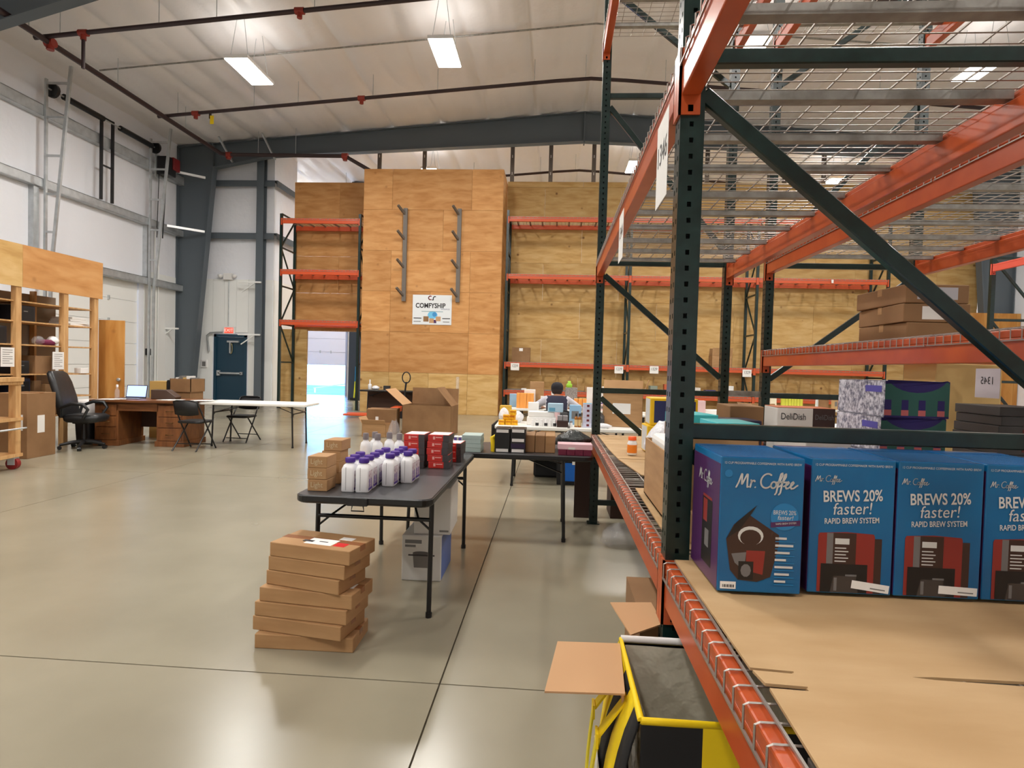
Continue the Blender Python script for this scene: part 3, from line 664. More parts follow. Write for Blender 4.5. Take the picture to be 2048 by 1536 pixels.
for x in (-.45,.42):
    for y in (-.28,.28):
        cs = MB().tube([(x,y-.03,.075),(x,y+.03,.075)], .075, 16).build('caster', mat('red_wheel',(140,30,30),.5), ct); MB().box(x-.04,x+.04,y-.045,y+.045,.06,.16).build('fork', m_girt, cs)

# ------------------------------------------------------------------ desk corner
dk = thing('wooden_desk', 'brown wooden pedestal desk carrying the open laptop', 'desk', (-6.86, 9.72, 0), R(6))
m_desk = mat('desk_wood', (112,68,36), .4, noise=(3,(98,58,30),(128,80,44)), stretch=(1,1,8)); m_deskd = mat('desk_wood_front', (124,76,40), .42, noise=(4,(108,64,34),(140,88,48)), stretch=(5,5,1))
MB().box(-.76,.84,-.42,.42,.72,.76).build('desk_top', m_desk, dk, bevel=.008); MB().box(-.68,.72,-.36,-.34,.58,.72).build('apron', m_desk, dk)
for x0, x1 in ((-.7,-.32),(.3,.74)):
    pd_ = MB().box(x0,x1,-.36,.36,.06,.72).box(x0-.02,x1+.02,-.38,.38,0,.09).build('pedestal', m_deskd, dk, bevel=.004)
    for z0, z1 in ((.5,.68),(.32,.48),(.1,.3)):
        dr = MB().box(x0+.03,x1-.03,-.375,-.36,z0,z1).build('drawer', m_deskd, pd_, bevel=.004); 
        MB().tube([((x0+x1)/2-.06,-.378,(z0+z1)/2),((x0+x1)/2-.05,-.4,(z0+z1)/2),((x0+x1)/2+.05,-.4,(z0+z1)/2),((x0+x1)/2+.06,-.378,(z0+z1)/2)], .006, 6).build('drawer_pull', mat('dull_brass',(110,80,44),.4,metal=.6), pd_)
MB().box(-.4,.3,.3,.33,.25,.72).build('modesty_panel', mat('desk_dark',(70,42,28),.5), dk)
lpt = thing('laptop', 'open silver laptop with a glowing pale blue screen', 'laptop', (-7.14,9.64,.761), R(8))
MB().box(-.17,.17,-.12,.12,0,.014).build('base', mat('laptop_grey',(120,120,126),.4), lpt, bevel=.004); MB().box(-.15,.15,-.02,.1,.014,.016).build('keyboard', m_black, lpt)
sc = MB().box(-.17,.17,0,.008,0,.22).build('screen', m_black, lpt, loc=(0,.12,.014), rot=(R(-14),0,0), bevel=.003); MB().box(-.158,.158,-.0015,0,.018,.208).build('display', mat('screen_blue',(170,190,250),.4,emit=((170,190,255),1.1)), sc)
pr = thing('card_printer', 'brown slanted printer beside the laptop', 'printer', (-6.68,9.85,.761), R(8))
MB().prism([(-.2,0),(.2,0),(.22,.04),(.06,.16),(-.2,.16)][::-1], .2, Matrix(((1,0,0,0),(0,0,1,-.1),(0,1,0,0),(0,0,0,1)))).build('case', mat('brown_case',(74,56,46),.45), pr, bevel=.008)
bt = thing('spray_bottle', 'clear bottle with white cap on the desk', 'bottle', (-7.42,9.66,.761)); b = MB(); b.lathe([(.035,0),(.037,.01),(.037,.13),(.015,.17),(.015,.19)], n=14); b.build('body', m_glass, bt); b = MB(); b.lathe([(.018,.19),(.018,.23),(.01,.235)], n=12); b.build('cap', m_whitep, bt)
for i, (x,y,r,lb) in enumerate(((-7.3,9.35,5,'white papers at the left of the desk'),(-6.45,9.6,-12,'white papers beside the printer'),(-5.95,9.7,18,'white papers where desk meets table'))):
    t = thing('paper_pile', lb, 'papers', (x,y,.762), R(r))
    for k in range(3): MB().box(-.14,.14,-.1,.1,0,.002).build('sheet', m_white, t, loc=(k*.05-.04,k*.03,k*.0022), rot=(0,0,R(k*14)))
tb = thing('open_carton', 'small open carton of supplies behind the desk', 'box', (-6.78,10.62,.0)); 
MB().box(-.18,.18,-.2,.2,0,.86).build('stand', m_kraftd, tb); MB().box(-.2,.2,-.22,.22,.86,.87).box(-.2,.2,-.22,-.21,.87,1.1).box(-.2,.2,.21,.22,.87,1.1).box(-.2,-.19,-.22,.22,.87,1.1).box(.19,.2,-.22,.22,.87,1.1).build('carton', m_kraftd, tb)
for k in range(5): MB().box(-.17+k*.07,-.12+k*.07,-.1,.1,.88,1.12+.03*(k%2)).build('folder', [m_white,m_greyink,mat('manila',(214,180,110),.7)][k%3], tb)
sb = thing('cabinet_box', 'tan storage box with dark end behind the laptop', 'box', (-7.2,10.6,0)); MB().box(-.2,.12,-.15,.15,0,1.04).build('body', mat('tan_box',(196,160,92),.6), sb); MB().box(.12,.2,-.15,.15,0,1.07).build('end_panel', m_black, sb, bevel=.02)

def folding_table(label, loc, rz, L, Wd, h, mt, me, group=None, legs=m_blackm, th=.045):
    t = thing('folding_table', label, 'table', loc, rz, group)
    b = MB(); b.loft([(h-th,L/2-.012,Wd/2-.012,.06),(h-th+.008,L/2,Wd/2,.07),(h-.006,L/2,Wd/2,.07)], sm=False, q=5); tp = b.build('table_edge', me, t, bevel=.004, seg=1)
    b = MB(); b.loft([(h-.006,L/2-.004,Wd/2-.004,.067),(h,L/2-.008,Wd/2-.008,.065)], sm=False, q=5); b.build('table_top', mt, t)
    for sx in (-1,1):
        x = sx*(L/2-.25)
        for sy in (-1,1): MB().tube([(x,sy*(Wd/2-.045),h-th),(x+sx*.02,sy*(Wd/2-.045),.02)], .0145, 8).tube([(x+sx*.02,sy*(Wd/2-.045),.03),(x+sx*.02,sy*(Wd/2-.045),0)], .019, 8).build('leg', legs, t)
        MB().tube([(x+sx*.008,-Wd/2+.05,h*.77),(x+sx*.008,Wd/2-.05,h*.77)], .012, 8).build('cross_bar', legs, t)
        for sy in (-1,1): MB().tube([(x-sx*.36,sy*.12,h-th-.01),(x+sx*.006,sy*(Wd/2-.12),h*.77),(x+sx*.008,sy*(Wd/2-.05),h*.69)], .007, 6).build('brace', legs, t)
    return t
t1 = folding_table('black folding table carrying the white jugs and red boxes', (-1.02,4.05,0), R(90), 1.80, .765, .735, m_tabb, m_blackm)
MB().box(-.055,.055,-.02,.02,0,.04).build('latch', m_black, t1, loc=(-.895,.02,.69), rot=(0,0,R(90)))
MB().tube([(-.03,0,0),(-.035,0,-.03),(.035,0,-.03),(.03,0,0)], .004, 6, caps=False).build('carry_handle', m_black, t1, loc=(-.9,.02,.69), rot=(0,0,R(90)))
t2 = folding_table('black folding table against the rack carrying brown boxes', (-.545,5.36,0), 0, 1.80, .765, .735, m_tabb, m_blackm)
w1 = folding_table('white folding table crowded with bottles before the seated person', (.2,7.68,0), R(1), 1.83, .76, .745, m_tabw, m_tabw)
MB().box(-.015,.015,-.375,.375,.7,.7455).build('fold_seam', m_greyink, w1)
w3 = folding_table('white folding table beyond the big open carton', (2.2,10.3,0), R(-4), 1.83, .76, .745, m_tabw, m_tabw)
w4 = folding_table('white folding table holding yellow packs near the right racks', (3.9,9.0,0), R(0), 1.83, .76, .745, m_tabw, m_tabw)
w5 = folding_table('white folding table in front of the seated person', (.1,10.95,0), R(0), 1.83, .76, .745, m_tabw, m_tabw)
w6 = folding_table('white folding table by the plywood partition', (7.1,10.4,0), R(0), 1.83, .76, .745, m_tabw, m_tabw)
wd_ = folding_table('white folding table joined to the wooden desk', (-5.08,10.06,0), R(4), 1.83, .76, .745, m_tabw, m_tabw)
bt_ = folding_table('small black folding table against the plywood tower', (-4.5,16.6,0), R(1), 1.83, .6, .74, m_blackm, m_blackm)
MB().box(-.82,.9,.24,.26,.2,.72).build('front_panel', mat('dark_brown_panel',(70,46,30),.6), bt_)

def folding_chair(label, loc, rz):
    t = thing('folding_chair', label, 'chair', loc, rz, None)       # faces +y
    for s in (-1,1):
        MB().tube([(s*.2,-.24,.78),(s*.215,-.05,.46),(s*.22,.24,.0)], .012, 8).build('front_leg', m_blackm, t)
        MB().tube([(s*.19,.14,.44),(s*.2,-.26,.0)], .012, 8).build('rear_leg', m_blackm, t)
    MB().tube([(-.2,-.24,.78),(-.14,-.255,.8),(.14,-.255,.8),(.2,-.24,.78)], .012, 8).build('top_rail', m_blackm, t)
    b = MB()
    n = 10; vs = []; fs = []
    for i in range(n+1):
        u = -1+2*i/n; yy = -.25-.03*(1-u*u); top = .80-.03*u*u
        for z in (.56+.02*u*u, top):
            for dy in (0,.015): vs.append((u*.2, yy+dy+(top-z)*.25, z))
    for i in range(n):
        a = i*4
        fs += [(a,a+4,a+6,a+2),(a+1,a+3,a+7,a+5),(a+2,a+6,a+7,a+3),(a,a+1,a+5,a+4)]
    fs += [(0,2,3,1),(n*4,n*4+1,n*4+3,n*4+2)]
    b.add(vs, fs, 0, True); b.build('backrest', m_black, t)
    MB().loft([(.435,.185,.19,.05),(.445,.2,.2,.06),(.465,.2,.2,.06),(.475,.18,.18,.05)], (0,.03,0)).build('seat', m_black, t)
    MB().tube([(-.19,-.16,.11),(.19,-.16,.11)], .008, 6).tube([(-.2,.18,.07),(.2,.18,.07)], .008, 6).build('stretcher', m_blackm, t)
    return t
folding_chair('black folding chair drawn up at the desk end', (-5.78,9.25,0), R(-2))
folding_chair('black folding chair pushed under the far side of white table', (-5.62,10.45,0), R(176))
oc = thing('office_chair', 'black leather swivel office chair beside the desk', 'office chair', (-7.4,8.92,0), R(-78))   # faces +y locally
for k in range(5):
    a = 2*math.pi*k/5+.3; L = .31
    lg = MB().tube([(0,0,.12),(math.cos(a)*L*.5,math.sin(a)*L*.5,.105),(math.cos(a)*L,math.sin(a)*L,.075)], [.035,.028,.02], 8).build('base_leg', m_black, oc)
    MB().tube([(math.cos(a)*L-.025*math.sin(a),math.sin(a)*L+.025*math.cos(a),.03),(math.cos(a)*L+.025*math.sin(a),math.sin(a)*L-.025*math.cos(a),.03)], .03, 10).build('caster', m_blackm, lg)
MB().tube([(0,0,.1),(0,0,.42)], [.035,.025], 10).build('gas_column', m_blackm, oc); MB().box(-.1,.1,-.12,.12,.4,.44).build('tilt_plate', m_blackm, oc, bevel=.01)
m_leath = mat('black_leather', (34,36,38), .38, bump=(14,.4,.01))
MB().loft([(.43,.22,.22,.1),(.46,.25,.25,.12),(.52,.255,.26,.12),(.55,.22,.22,.12)], (0,.04,0)).build('seat', m_leath, oc)
bk = MB().loft([(0,.2,.04,.04),(.05,.235,.06,.05),(.3,.25,.05,.05,0,-.04),(.55,.24,.055,.05,0,-.12),(.68,.22,.05,.05,0,-.17),(.72,.16,.03,.03,0,-.19)]).build('backrest', m_leath, oc, loc=(0,-.22,.5))
for s in (-1,1):
    MB().tube([(s*.25,-.2,.52),(s*.29,-.18,.66),(s*.3,-.02,.73),(s*.3,.14,.72),(s*.28,.2,.64),(s*.26,.12,.5)], [.022,.024,.03,.03,.024,.02], 8).build('armrest', m_leath, oc)
# ------------------------------------------------------------------ goods: helpers
def carton(label, loc, size, rz=0, m=None, tape=True, patch=None, group=None, name='carton', tape_m=None):
    w, d, h = size; t = thing(name, label, 'box', loc, rz, group)
    MB().box(-w/2,w/2,-d/2,d/2,0,h).build('body', m or m_kraft, t, bevel=min(.006,h*.06), seg=2)
    if tape: MB().box(-w/2-.0008,w/2+.0008,-.025,.025,h-.0002,h+.0008).box(-w/2-.0008,-w/2,-.025,.025,h*.6,h).box(w/2,w/2+.0008,-.025,.025,h*.6,h).build('tape', tape_m or m_tape, t)
    for p in patch or ():       # (face, u0, u1, v0, v1, material) in fractions
        f, u0, u1, v0, v1, pm = p
        if f == 'front': MB().box(-w/2+u0*w,-w/2+u1*w,-d/2-.001,-d/2,v0*h,v1*h).build('label', pm, t)
        elif f == 'left': MB().box(-w/2-.001,-w/2,-d/2+(1-u1)*d,-d/2+(1-u0)*d,v0*h,v1*h).build('label', pm, t)
        elif f == 'right': MB().box(w/2,w/2+.001,-d/2+u0*d,-d/2+u1*d,v0*h,v1*h).build('label', pm, t)
        else: MB().box(-w/2+u0*w,-w/2+u1*w,-d/2+v0*d,-d/2+v1*d,h,h+.0012).build('label', pm, t)
    return t
def open_carton(label, loc, size, rz=0, flaps=(100,100,100,100), m=None, fl=None, patch=None, name='open_carton'):
    """flap angles from closed (0) outwards for -x,+x,-y,+y sides"""
    w, d, h = size; th = .006; t = thing(name, label, 'box', loc, rz); m = m or m_kraft
    for nm, bx in (('bottom',(-w/2,w/2,-d/2,d/2,0,th)),('side',(-w/2,-w/2+th,-d/2,d/2,0,h)),('side',(w/2-th,w/2,-d/2,d/2,0,h)),('side',(-w/2,w/2,-d/2,-d/2+th,0,h)),('side',(-w/2,w/2,d/2-th,d/2,0,h))):
        MB().box(*bx).build(nm, m, t)
    fx, fy = fl or (d/2*.95, d/2*.95)
    for i, a in enumerate(flaps):
        if a is None: continue
        ln = fx if i < 2 else fy
        if i == 0: MB().box(0,ln,-d/2+.003,d/2-.003,0,th*.7).build('flap', [m_kraftl if a > 100 else m], t, loc=(-w/2,0,h), rot=(0,-R(a),0))
        if i == 1: MB().box(-ln,0,-d/2+.003,d/2-.003,0,th*.7).build('flap', m, t, loc=(w/2,0,h), rot=(0,R(a),0))
        if i == 2: MB().box(-w/2+.003,w/2-.003,0,ln,0,th*.7).build('flap', m_kraftl if a > 100 else m, t, loc=(0,-d/2,h), rot=(R(a),0,0))
        if i == 3: MB().box(-w/2+.003,w/2-.003,-ln,0,0,th*.7).build('flap', m, t, loc=(0,d/2,h), rot=(-R(a),0,0))
    if patch: MB().box(-w/2+patch[0]*w,-w/2+patch[1]*w,-d/2-.001,-d/2,patch[2]*h,patch[3]*h).build('shipping_label', m_white, t)
    return t
def bottle(label, loc, r, h, mb, mc, cap_r=.6, cap_h=.18, band=None, group=None, name='bottle'):
    t = thing(name, label, 'bottle', loc, rnd.uniform(0,6), group); b = MB(); hb = h*(1-cap_h)
    b.lathe([(r*.9,0),(r,h*.03),(r,hb*.78),(r*.85,hb*.9),(r*cap_r*.85,hb*.96),(r*cap_r*.85,hb)], n=14); b.build('body', mb, t)
    c = MB(); c.lathe([(r*cap_r,hb),(r*cap_r,h*.97),(r*cap_r*.85,h)], n=14); c.build('cap', mc, t)
    if band: q = MB(); q.lathe([(r*1.01,hb*.12),(r*1.015,hb*.13),(r*1.015,hb*.68),(r*1.01,hb*.69)], n=14); q.build('label', band, t)
    return t

# ------------------------------------------------------------------ coffee maker boxes on the near shelf
m_cpur = mat('coffee_purple', (74,34,86), .3); m_silver = mat('silver_print', (206,208,206), .45); m_cred = mat('coffee_red', (138,42,36), .4)
m_cbr = mat('coffee_brown', (58,36,30), .4); m_cdk = mat('coffee_dark', (20,18,20), .4); m_cgr = mat('coffee_grey', (110,108,108), .45); m_clb = mat('coffee_light_blue', (30,122,180), .35)
def arc(cx, cy, r, a0, a1, n=12, ry=None): return [(cx+r*math.cos(R(a0+(a1-a0)*k/n)), cy+(ry or r)*math.sin(R(a0+(a1-a0)*k/n))) for k in range(n+1)]
SCRIPT = [[(0,0),(.1,.3),(.2,.82),(.24,.8),(.3,.2),(.33,.2),(.52,.8),(.57,.8),(.62,.3),(.66,.02),(.74,.04)], [(.82,.46),(.86,.4),(.84,.02)], [(.85,.28),(.92,.42),(1.02,.44),(1.06,.38)], [(1.14,.02),(1.15,.03)],
          arc(1.78,.44,.36,55,325,16,.44), arc(2.22,.2,.16,0,360,12,.2), [(2.38,.2),(2.5,.3),(2.66,.78),(2.63,.94),(2.55,.9),(2.5,.5),(2.46,-.28),(2.4,-.38)], [(2.36,.36),(2.7,.42)],
          [(2.5,.08),(2.66,.18),(2.88,.72),(2.86,.9),(2.79,.86),(2.73,.4),(2.7,-.28),(2.63,-.38)], [(2.66,.36),(2.96,.4)], [(2.84,.14),(3.04,.24),(3.12,.36),(3.06,.43),(2.97,.34),(2.95,.14),(3.02,.0),(3.14,.04),(3.24,.14)],
          [(3.24,.14),(3.34,.24),(3.41,.36),(3.35,.43),(3.26,.34),(3.24,.14),(3.32,.0),(3.46,.04),(3.58,.16),(3.66,.22)]]
def script(s, wgt=.085):
    b = MB(); T = Matrix(((s,s*.14,0,-s*1.85),(0,s,0,-s*.3),(0,0,1,0),(0,0,0,1))); ribbon(SCRIPT, wgt, b, T); return b.mesh('brand_script', m_silver)
sc_big, sc_small, sc_side = script(.044, .1), script(.019, .1), script(.038, .1)
CW, CD, CH = .222, .283, .368
def rect(x0,x1,y0,y1): return [(x0,y0),(x1,y0),(x1,y1),(x0,y1)]
def ppart(name, polys, parent, off, rot=FRONT, loc=(0,0,0)):
    """flat print: list of (polygon, material)"""
    ms = []; b = MB()
    for k, (P, m_) in enumerate(polys):
        if m_ not in ms: ms.append(m_)
        b.flat(P, None, ms.index(m_), k*.00006)
    return b.build(name, ms, parent, loc=loc, rot=rot)
def coffee_base(label, loc, rz):
    t = thing('coffee_maker_box', label, 'box', loc, rz)
    MB().box(-CW/2,CW/2,0,CD,0,CH).build('body', m_blue, t, bevel=.003)
    MB().box(-CW/2+.002,CW/2-.002,.002,CD-.002,CH,CH+.0008).build('top_flap', m_bluet, t)
    MB().box(-CW/2-.0008,-CW/2,.003,CD-.003,.003,CH-.02).build('side_print', m_cpur, t)
    MB().box(CW/2,CW/2+.0008,.003,CD-.003,.003,CH-.02).build('side_print', m_cpur, t)
    s_ = inst('brand_script', sc_side, t, (-CW/2-.0016, CD*.5, CH*.78), LEFTF)
    ppart('side_picture', [(rect(-.05,.05,-.02,.17),m_cdk),(rect(-.04,.0,.1,.165),m_cred),(rect(-.045,.045,.17,.178),m_cred),(rect(-.02,.02,.03,.08),m_cgr)], t, 0, LEFTF, (-CW/2-.0012, CD*.4, .06))
    lettering('12 CUP PROGRAMMABLE COFFEEMAKER WITH RAPID BREW', .0088, m_silver, t, (0,-.0012,CH-.016), sx=.86)
    return t
def coffee_machine(t):
    P = [(rect(-.075,.075,.0,.155), m_cred), ([(-.075,.155),(.075,.155),(.072,.162),(0,.166),(-.072,.162)], m_cred), (rect(.075,.094,.0,.15), m_cbr),
         (rect(-.052,-.035,.075,.162), m_cgr), (rect(-.035,.026,.072,.163), m_cbr), (rect(-.03,.008,.132,.148), m_silver)]
    for k in range(5): P.append((rect(-.03,.006 if k % 2 else 0,.12-k*.009,.123-k*.009), m_silver))
    P += [(rect(-.066,.058,.0,.078), m_cdk), ([(-.04,.0),(.035,.0),(.028,.045),(-.03,.045)], mat('carafe_glass',(66,60,58),.2)), (rect(-.03,-.022,.004,.04), m_cgr), (rect(.0,.03,.045,.05), m_cgr)]
    return ppart('machine_picture', P, t, 0, FRONT, (-.012,-.0012,.004))
def coffee_faster(label, loc, rz, tilt):
    t = coffee_base(label, loc, rz)
    inst('brand_script', sc_small, t, (-CW/2+.045,-.0014,CH-.056), FRONT)
    lettering('BREWS 20%', .043, m_silver, t, (0,-.0014,CH-.1), (math.pi/2,R(-3),0), sx=.72, fat=.0008)
    lettering('faster!', .046, m_silver, t, (0,-.0014,CH-.135), (math.pi/2,R(-3),0), shear=.15, sx=.9)
    lettering('RAPID BREW SYSTEM', .0215, m_silver, t, (0,-.0014,CH-.167), (math.pi/2,R(-3),0), sx=.72, fat=.0003)
    coffee_machine(t)
    st = MB().box(-.05,.05,-.0024,-.0016,-.011,.011).build('shipping_sticker', m_white, t, loc=(.055,0,.022), rot=(0,R(tilt),0))
    MB().box(.0,.04,-.0028,-.0024,-.005,-.002).build('barcode', m_greyink, st)
    return t
ZS = .868
c1 = coffee_base('blue coffee maker box whose front shows the open brown machine', (.572,1.645,ZS), R(1))
inst('brand_script', sc_big, c1, (.012,-.0014,CH-.068), FRONT)
ppart('seal', [(arc(-.09,.155,.0105,0,360,14), m_clb)], c1, 0, FRONT, (0,-.0012,CH-.2))
ppart('machine_picture', [([(-.085,.115),(-.065,.155),(-.03,.185),(.055,.13),(.056,.105),(.036,.015),(.0,.0),(-.05,.004),(-.072,.03)], m_cbr), ([(-.085,.115),(-.06,.16),(-.005,.21),(-.02,.185),(-.05,.14)], m_cdk),
      (arc(-.02,.125,.034,0,360,18,.026), m_silver), (arc(-.02,.12,.028,0,360,18,.022), m_cbr), ([(-.07,.075),(-.03,.08),(-.035,.03),(-.06,.05)], m_cgr), ([(-.03,.085),(.02,.085),(.015,.02),(-.03,.03)], m_cred), (rect(-.05,-.01,.005,.055), m_cdk), (arc(-.03,.03,.014,0,360,10,.018), m_cgr)], c1, 0, FRONT, (-.006,-.0012,.03))
ppart('badge', [(arc(0,0,.037,0,360,20), m_clb), ([(-.036,-.03),(.042,-.022),(.042,-.008),(-.036,-.016)], m_cpur)], c1, 0, FRONT, (.062,-.0012,.21))
lettering('BREWS 20%', .0165, m_silver, c1, (.062,-.0016,.221), sx=.72); lettering('faster!', .0165, m_silver, c1, (.064,-.0016,.207), shear=.15); lettering('RAPID BREW SYSTEM', .0072, m_silver, c1, (.066,-.0018,.192), (math.pi/2,R(-5),0), sx=.8)
pt = []
for k in range(7):
    pt += [(rect(0,.03+.018*((k*5)%3)/2,-k*.0195,.006-k*.0195), m_silver), (rect(0,.052,-.007-k*.0195,-.0045-k*.0195), m_clb)]
ppart('feature_text', pt, c1, 0, FRONT, (.04,-.0012,.148))
bc = ppart('barcode', [(rect(0,.042,0,.02), m_white)] + [(rect(.006+k*.004,.008+k*.004+.001*(k%2),.004,.012), m_ink) for k in range(8)], c1, 0, FRONT, (-CW/2+.008,-.0012,.008))
coffee_faster('blue coffee maker box with the most tilted white sticker', (.822,1.672,ZS), R(1), 7)
coffee_faster('blue coffee maker box with a level white sticker', (1.052,1.676,ZS), R(.5), 2)
coffee_faster('blue coffee maker box at the shelf end without its sticker in view', (1.282,1.68,ZS), R(.5), 0)

# ------------------------------------------------------------------ cardboard sheets lying on the shelf decks
cs = thing('cardboard_sheet', 'flattened kraft carton covering the near shelf', 'cardboard', (0,0,.853))
MB().prism([(.505,1.92),(.49,1.5),(.50,1.19),(.505,1.155),(.53,.9),(.60,.1),(.62,-.8),(1.58,-.8),(1.58,1.215),(.78,1.232),(.74,1.238),(.78,1.243),(1.58,1.262),(1.58,1.92)][::-1], .006).build('main_panel', m_sheet, cs)
for P in ([(.405,1.92),(.418,1.232),(.502,1.226),(.494,1.5),(.508,1.92)], [(.42,1.222),(.428,1.172),(.506,1.168),(.503,1.216)], [(.43,1.155),(.415,.7),(.43,.1),(.45,-.8),(.615,-.8),(.604,.1),(.536,.9),(.508,1.152)]):
    MB().prism(P[::-1] if sum((P[i][0]*P[(i+1)%len(P)][1]-P[(i+1)%len(P)][0]*P[i][1]) for i in range(len(P))) < 0 else P, .006).build('flap', m_sheet, cs, loc=(0,0,.003))
c2 = thing('cardboard_sheet', 'torn kraft sheet on the shelf under the orange bottle', 'cardboard', (0,0,.853))
MB().prism([(.43,5.6),(.44,4.6),(.46,4.12),(1.5,4.12),(1.55,5.6)][::-1], .006).build('panel', m_sheet, c2)
MB().prism([(.46,4.1),(.50,3.75),(.53,3.5),(.68,3.42),(.8,3.35),(1.5,3.35),(1.5,4.1)][::-1], .006).build('panel', m_sheet, c2)
c3 = thing('cardboard_sheet', 'short kraft sheet on the shelf under the open carton', 'cardboard', (0,0,.853))
MB().prism([(.44,3.1),(.43,2.05),(1.5,2.05),(1.5,3.1)][::-1], .006).build('panel', m_sheet, c3)
carton('small brown carton against the rack post beside coffee box', (.475,1.995,ZS), (.06,.09,.11), 0, m_kraftd, False).location = (.52,2.09,ZS)

# shelf goods beyond the coffee boxes
m_tylo = mat('orange_bottle', (240,96,20), .35); m_tyll = mat('orange_bottle_label', (236,130,30), .4)
bottle('orange pill bottle with orange cap standing on cardboard', (.575,4.28,ZS), .034, .128, m_whitep, mat('orange_cap',(250,92,20),.4), .85, .2, m_tyll)
oc_ = open_carton('open brown carton with white papers just past the rack post', (.60,2.55,ZS), (.28,.8,.27), 0, (None,None,70,None), m_kraft, (.12,.12))
MB().box(-.12,.1,-.1,.35,.02,.3).build('paper_bundle', m_white, oc_, bevel=.02)
gy = mat('game_yellow', (232,190,20), .45); gn = mat('game_navy', (34,44,92), .4)
for k, (x, y, dz) in enumerate(((.86,4.5,0),(.885,4.52,.202))):
    t = carton(['navy and yellow game box at the bottom of its stack','navy and yellow game box on top of its stack'][k], (x,y,ZS+dz), (.34,.24,.2), R(2-2*k), gy, False, [('front',.08,.95,.1,.9,gn),('front',.42,.5,.2,.8,mat('pale_print',(190,200,170),.5)),('front',.58,.9,.3,.8,mat('mid_blue_print',(40,90,160),.5)),('left',.1,.9,.05,.95,m_silver)], name='game_box')
def sack(label, loc, s, m, seed, name='plastic_bag', cat='bag'):
    b = MB(); n, k = 14, 9; vs = []; fs = []
    for j in range(k+1):
        v = j/k; rr = math.sin(math.pi*min(.97,.12+.86*v))**.6
        for i in range(n):
            a = 2*math.pi*i/n; q = 1+.28*mn.noise((math.cos(a)*1.7+seed, math.sin(a)*1.7, v*3+seed))
            vs.append((s[0]*rr*q*math.cos(a), s[1]*rr*q*math.sin(a), s[2]*(v + .06*mn.noise((a, v*4, seed)) if 0 < j else 0)))
    for j in range(k):
        for i in range(n): a = j*n+i; c = j*n+(i+1)%n; fs.append((a,c,c+n,a+n))
    b.add(vs, fs, 0, True); b.add(vs[-n:], [tuple(range(n))], 0, True); b.add(vs[:n], [tuple(range(n))[::-1]])
    return tag(b.build(name, m, None, loc=loc), label, cat)
m_wfilm = mat('white_film', (232,232,236), .3, bump=(18,.8,.03))
sack('white plastic bag slumped before the game boxes', (.72,3.95,ZS), (.1,.12,.27), m_wfilm, 3)
carton('white pack with red end leaning on the white bag', (.92,3.84,ZS), (.12,.1,.3), 0, m_white, False, [('front',.3,1,.7,.95,m_red)], name='carton_pack')
m_teal = mat('teal_wrap', (64,186,190), .4)
for x, y, z, r_, lb in ((.80,3.5,0,5,'teal wrapped pack on brown box behind the post'),(.87,3.0,0,-4,'teal wrapped pack behind the first coffee box')):
    carton('plain brown box under a ' + lb.split(' on ')[0].split(' behind ')[0] + (' beyond the post' if x < .85 else ' behind the coffee boxes'), (x,y,ZS), (.22,.3,.3), R(r_), m_kraftd, False)
    carton(lb, (x,y,ZS+.3), (.2,.26,.06), R(r_+9), m_teal, False, name='teal_pack')
carton('navy flat box behind the coffee boxes', (1.06,3.5,ZS), (.2,.22,.335), R(4), mat('navy_flat',(28,28,60),.45), False)
carton('pale grey box behind the coffee boxes', (1.2,3.1,ZS), (.14,.24,.31), 0, mat('pale_grey_box',(206,204,200),.5), False)
carton('rust topped white box behind the coffee boxes', (1.14,2.70,ZS), (.2,.26,.33), R(8), m_white, False, [('top',0,1,0,1,mat('rust_print',(190,104,60),.5))])
m_deld = mat('deli_brown', (62,42,38), .45); m_delw = mat('deli_white', (222,216,208), .5)
for k in range(2):
    t = carton('white and brown kitchenware box, %s of its pair'%('lower','upper')[k], (1.37,3.42,ZS+k*.21), (.30,.22,.208), R(-2), m_delw, False, [('front',.62,1,0,1,m_deld),('front',.08,.3,.08,.32,m_deld),('front',.36,.5,.1,.4,mat('olive_print',(120,120,70),.5)),('top',0,1,0,1,mat('rust_print',(190,104,60),.5))], name='kitchenware_box')
    lettering('DeliDish', .05, m_dark, t, (-.065,-.113,.16), sx=.75); lettering('DeliDish', .04, m_cgr, t, (.095,-.113,.16), sx=.7)
carton('brown carton behind the kitchenware boxes', (1.17,3.82,ZS), (.2,.3,.40), 0, m_kraftd, False)
# white and navy patterned boxes
m_spk = mat('speckled_white', (214,212,220), .5, noise=(70,(90,88,110),(226,224,232),1)); m_ngr = mat('pattern_green', (44,92,84), .45); m_nnv = mat('pattern_navy', (40,30,96), .45); m_npk = mat('pattern_pink', (190,100,100), .5)
for k in range(4):
    s = .144; t = carton('patterned box with white speckled side, %s in the stack'%('lowest','second lowest','second from top','topmost')[k], (1.425+.006*(k%2),2.64,ZS+k*.146), (.245,.38,s), R((-1,1,-.5,.5)[k]), m_spk, False, [('top',0,1,0,1,m_spk),('left',.62,.94,.68,.86,mat('violet_tag',(86,80,170),.5))], name='patterned_box')
    P = [(rect(-.1225,.1225,0,s), m_ngr), ([(-.1225,s),(-.1225,s-.012)] + arc(0,s+.03,.12,200,340,10,.075) + [(.1225,s-.012),(.1225,s)], m_nnv), (rect(-.1225,.1225,0,.008), m_nnv)]
    for x in (-.11,-.045,.02,.092): P += [(rect(x-.013,x+.013,.03,.07), m_nnv), (rect(x-.014,x+.014,.008,.03), m_npk)]
    ppart('pattern', P, t, 0, FRONT, (0,-.1912,0))
m_char = mat('charcoal_carton', (72,70,70), .5)
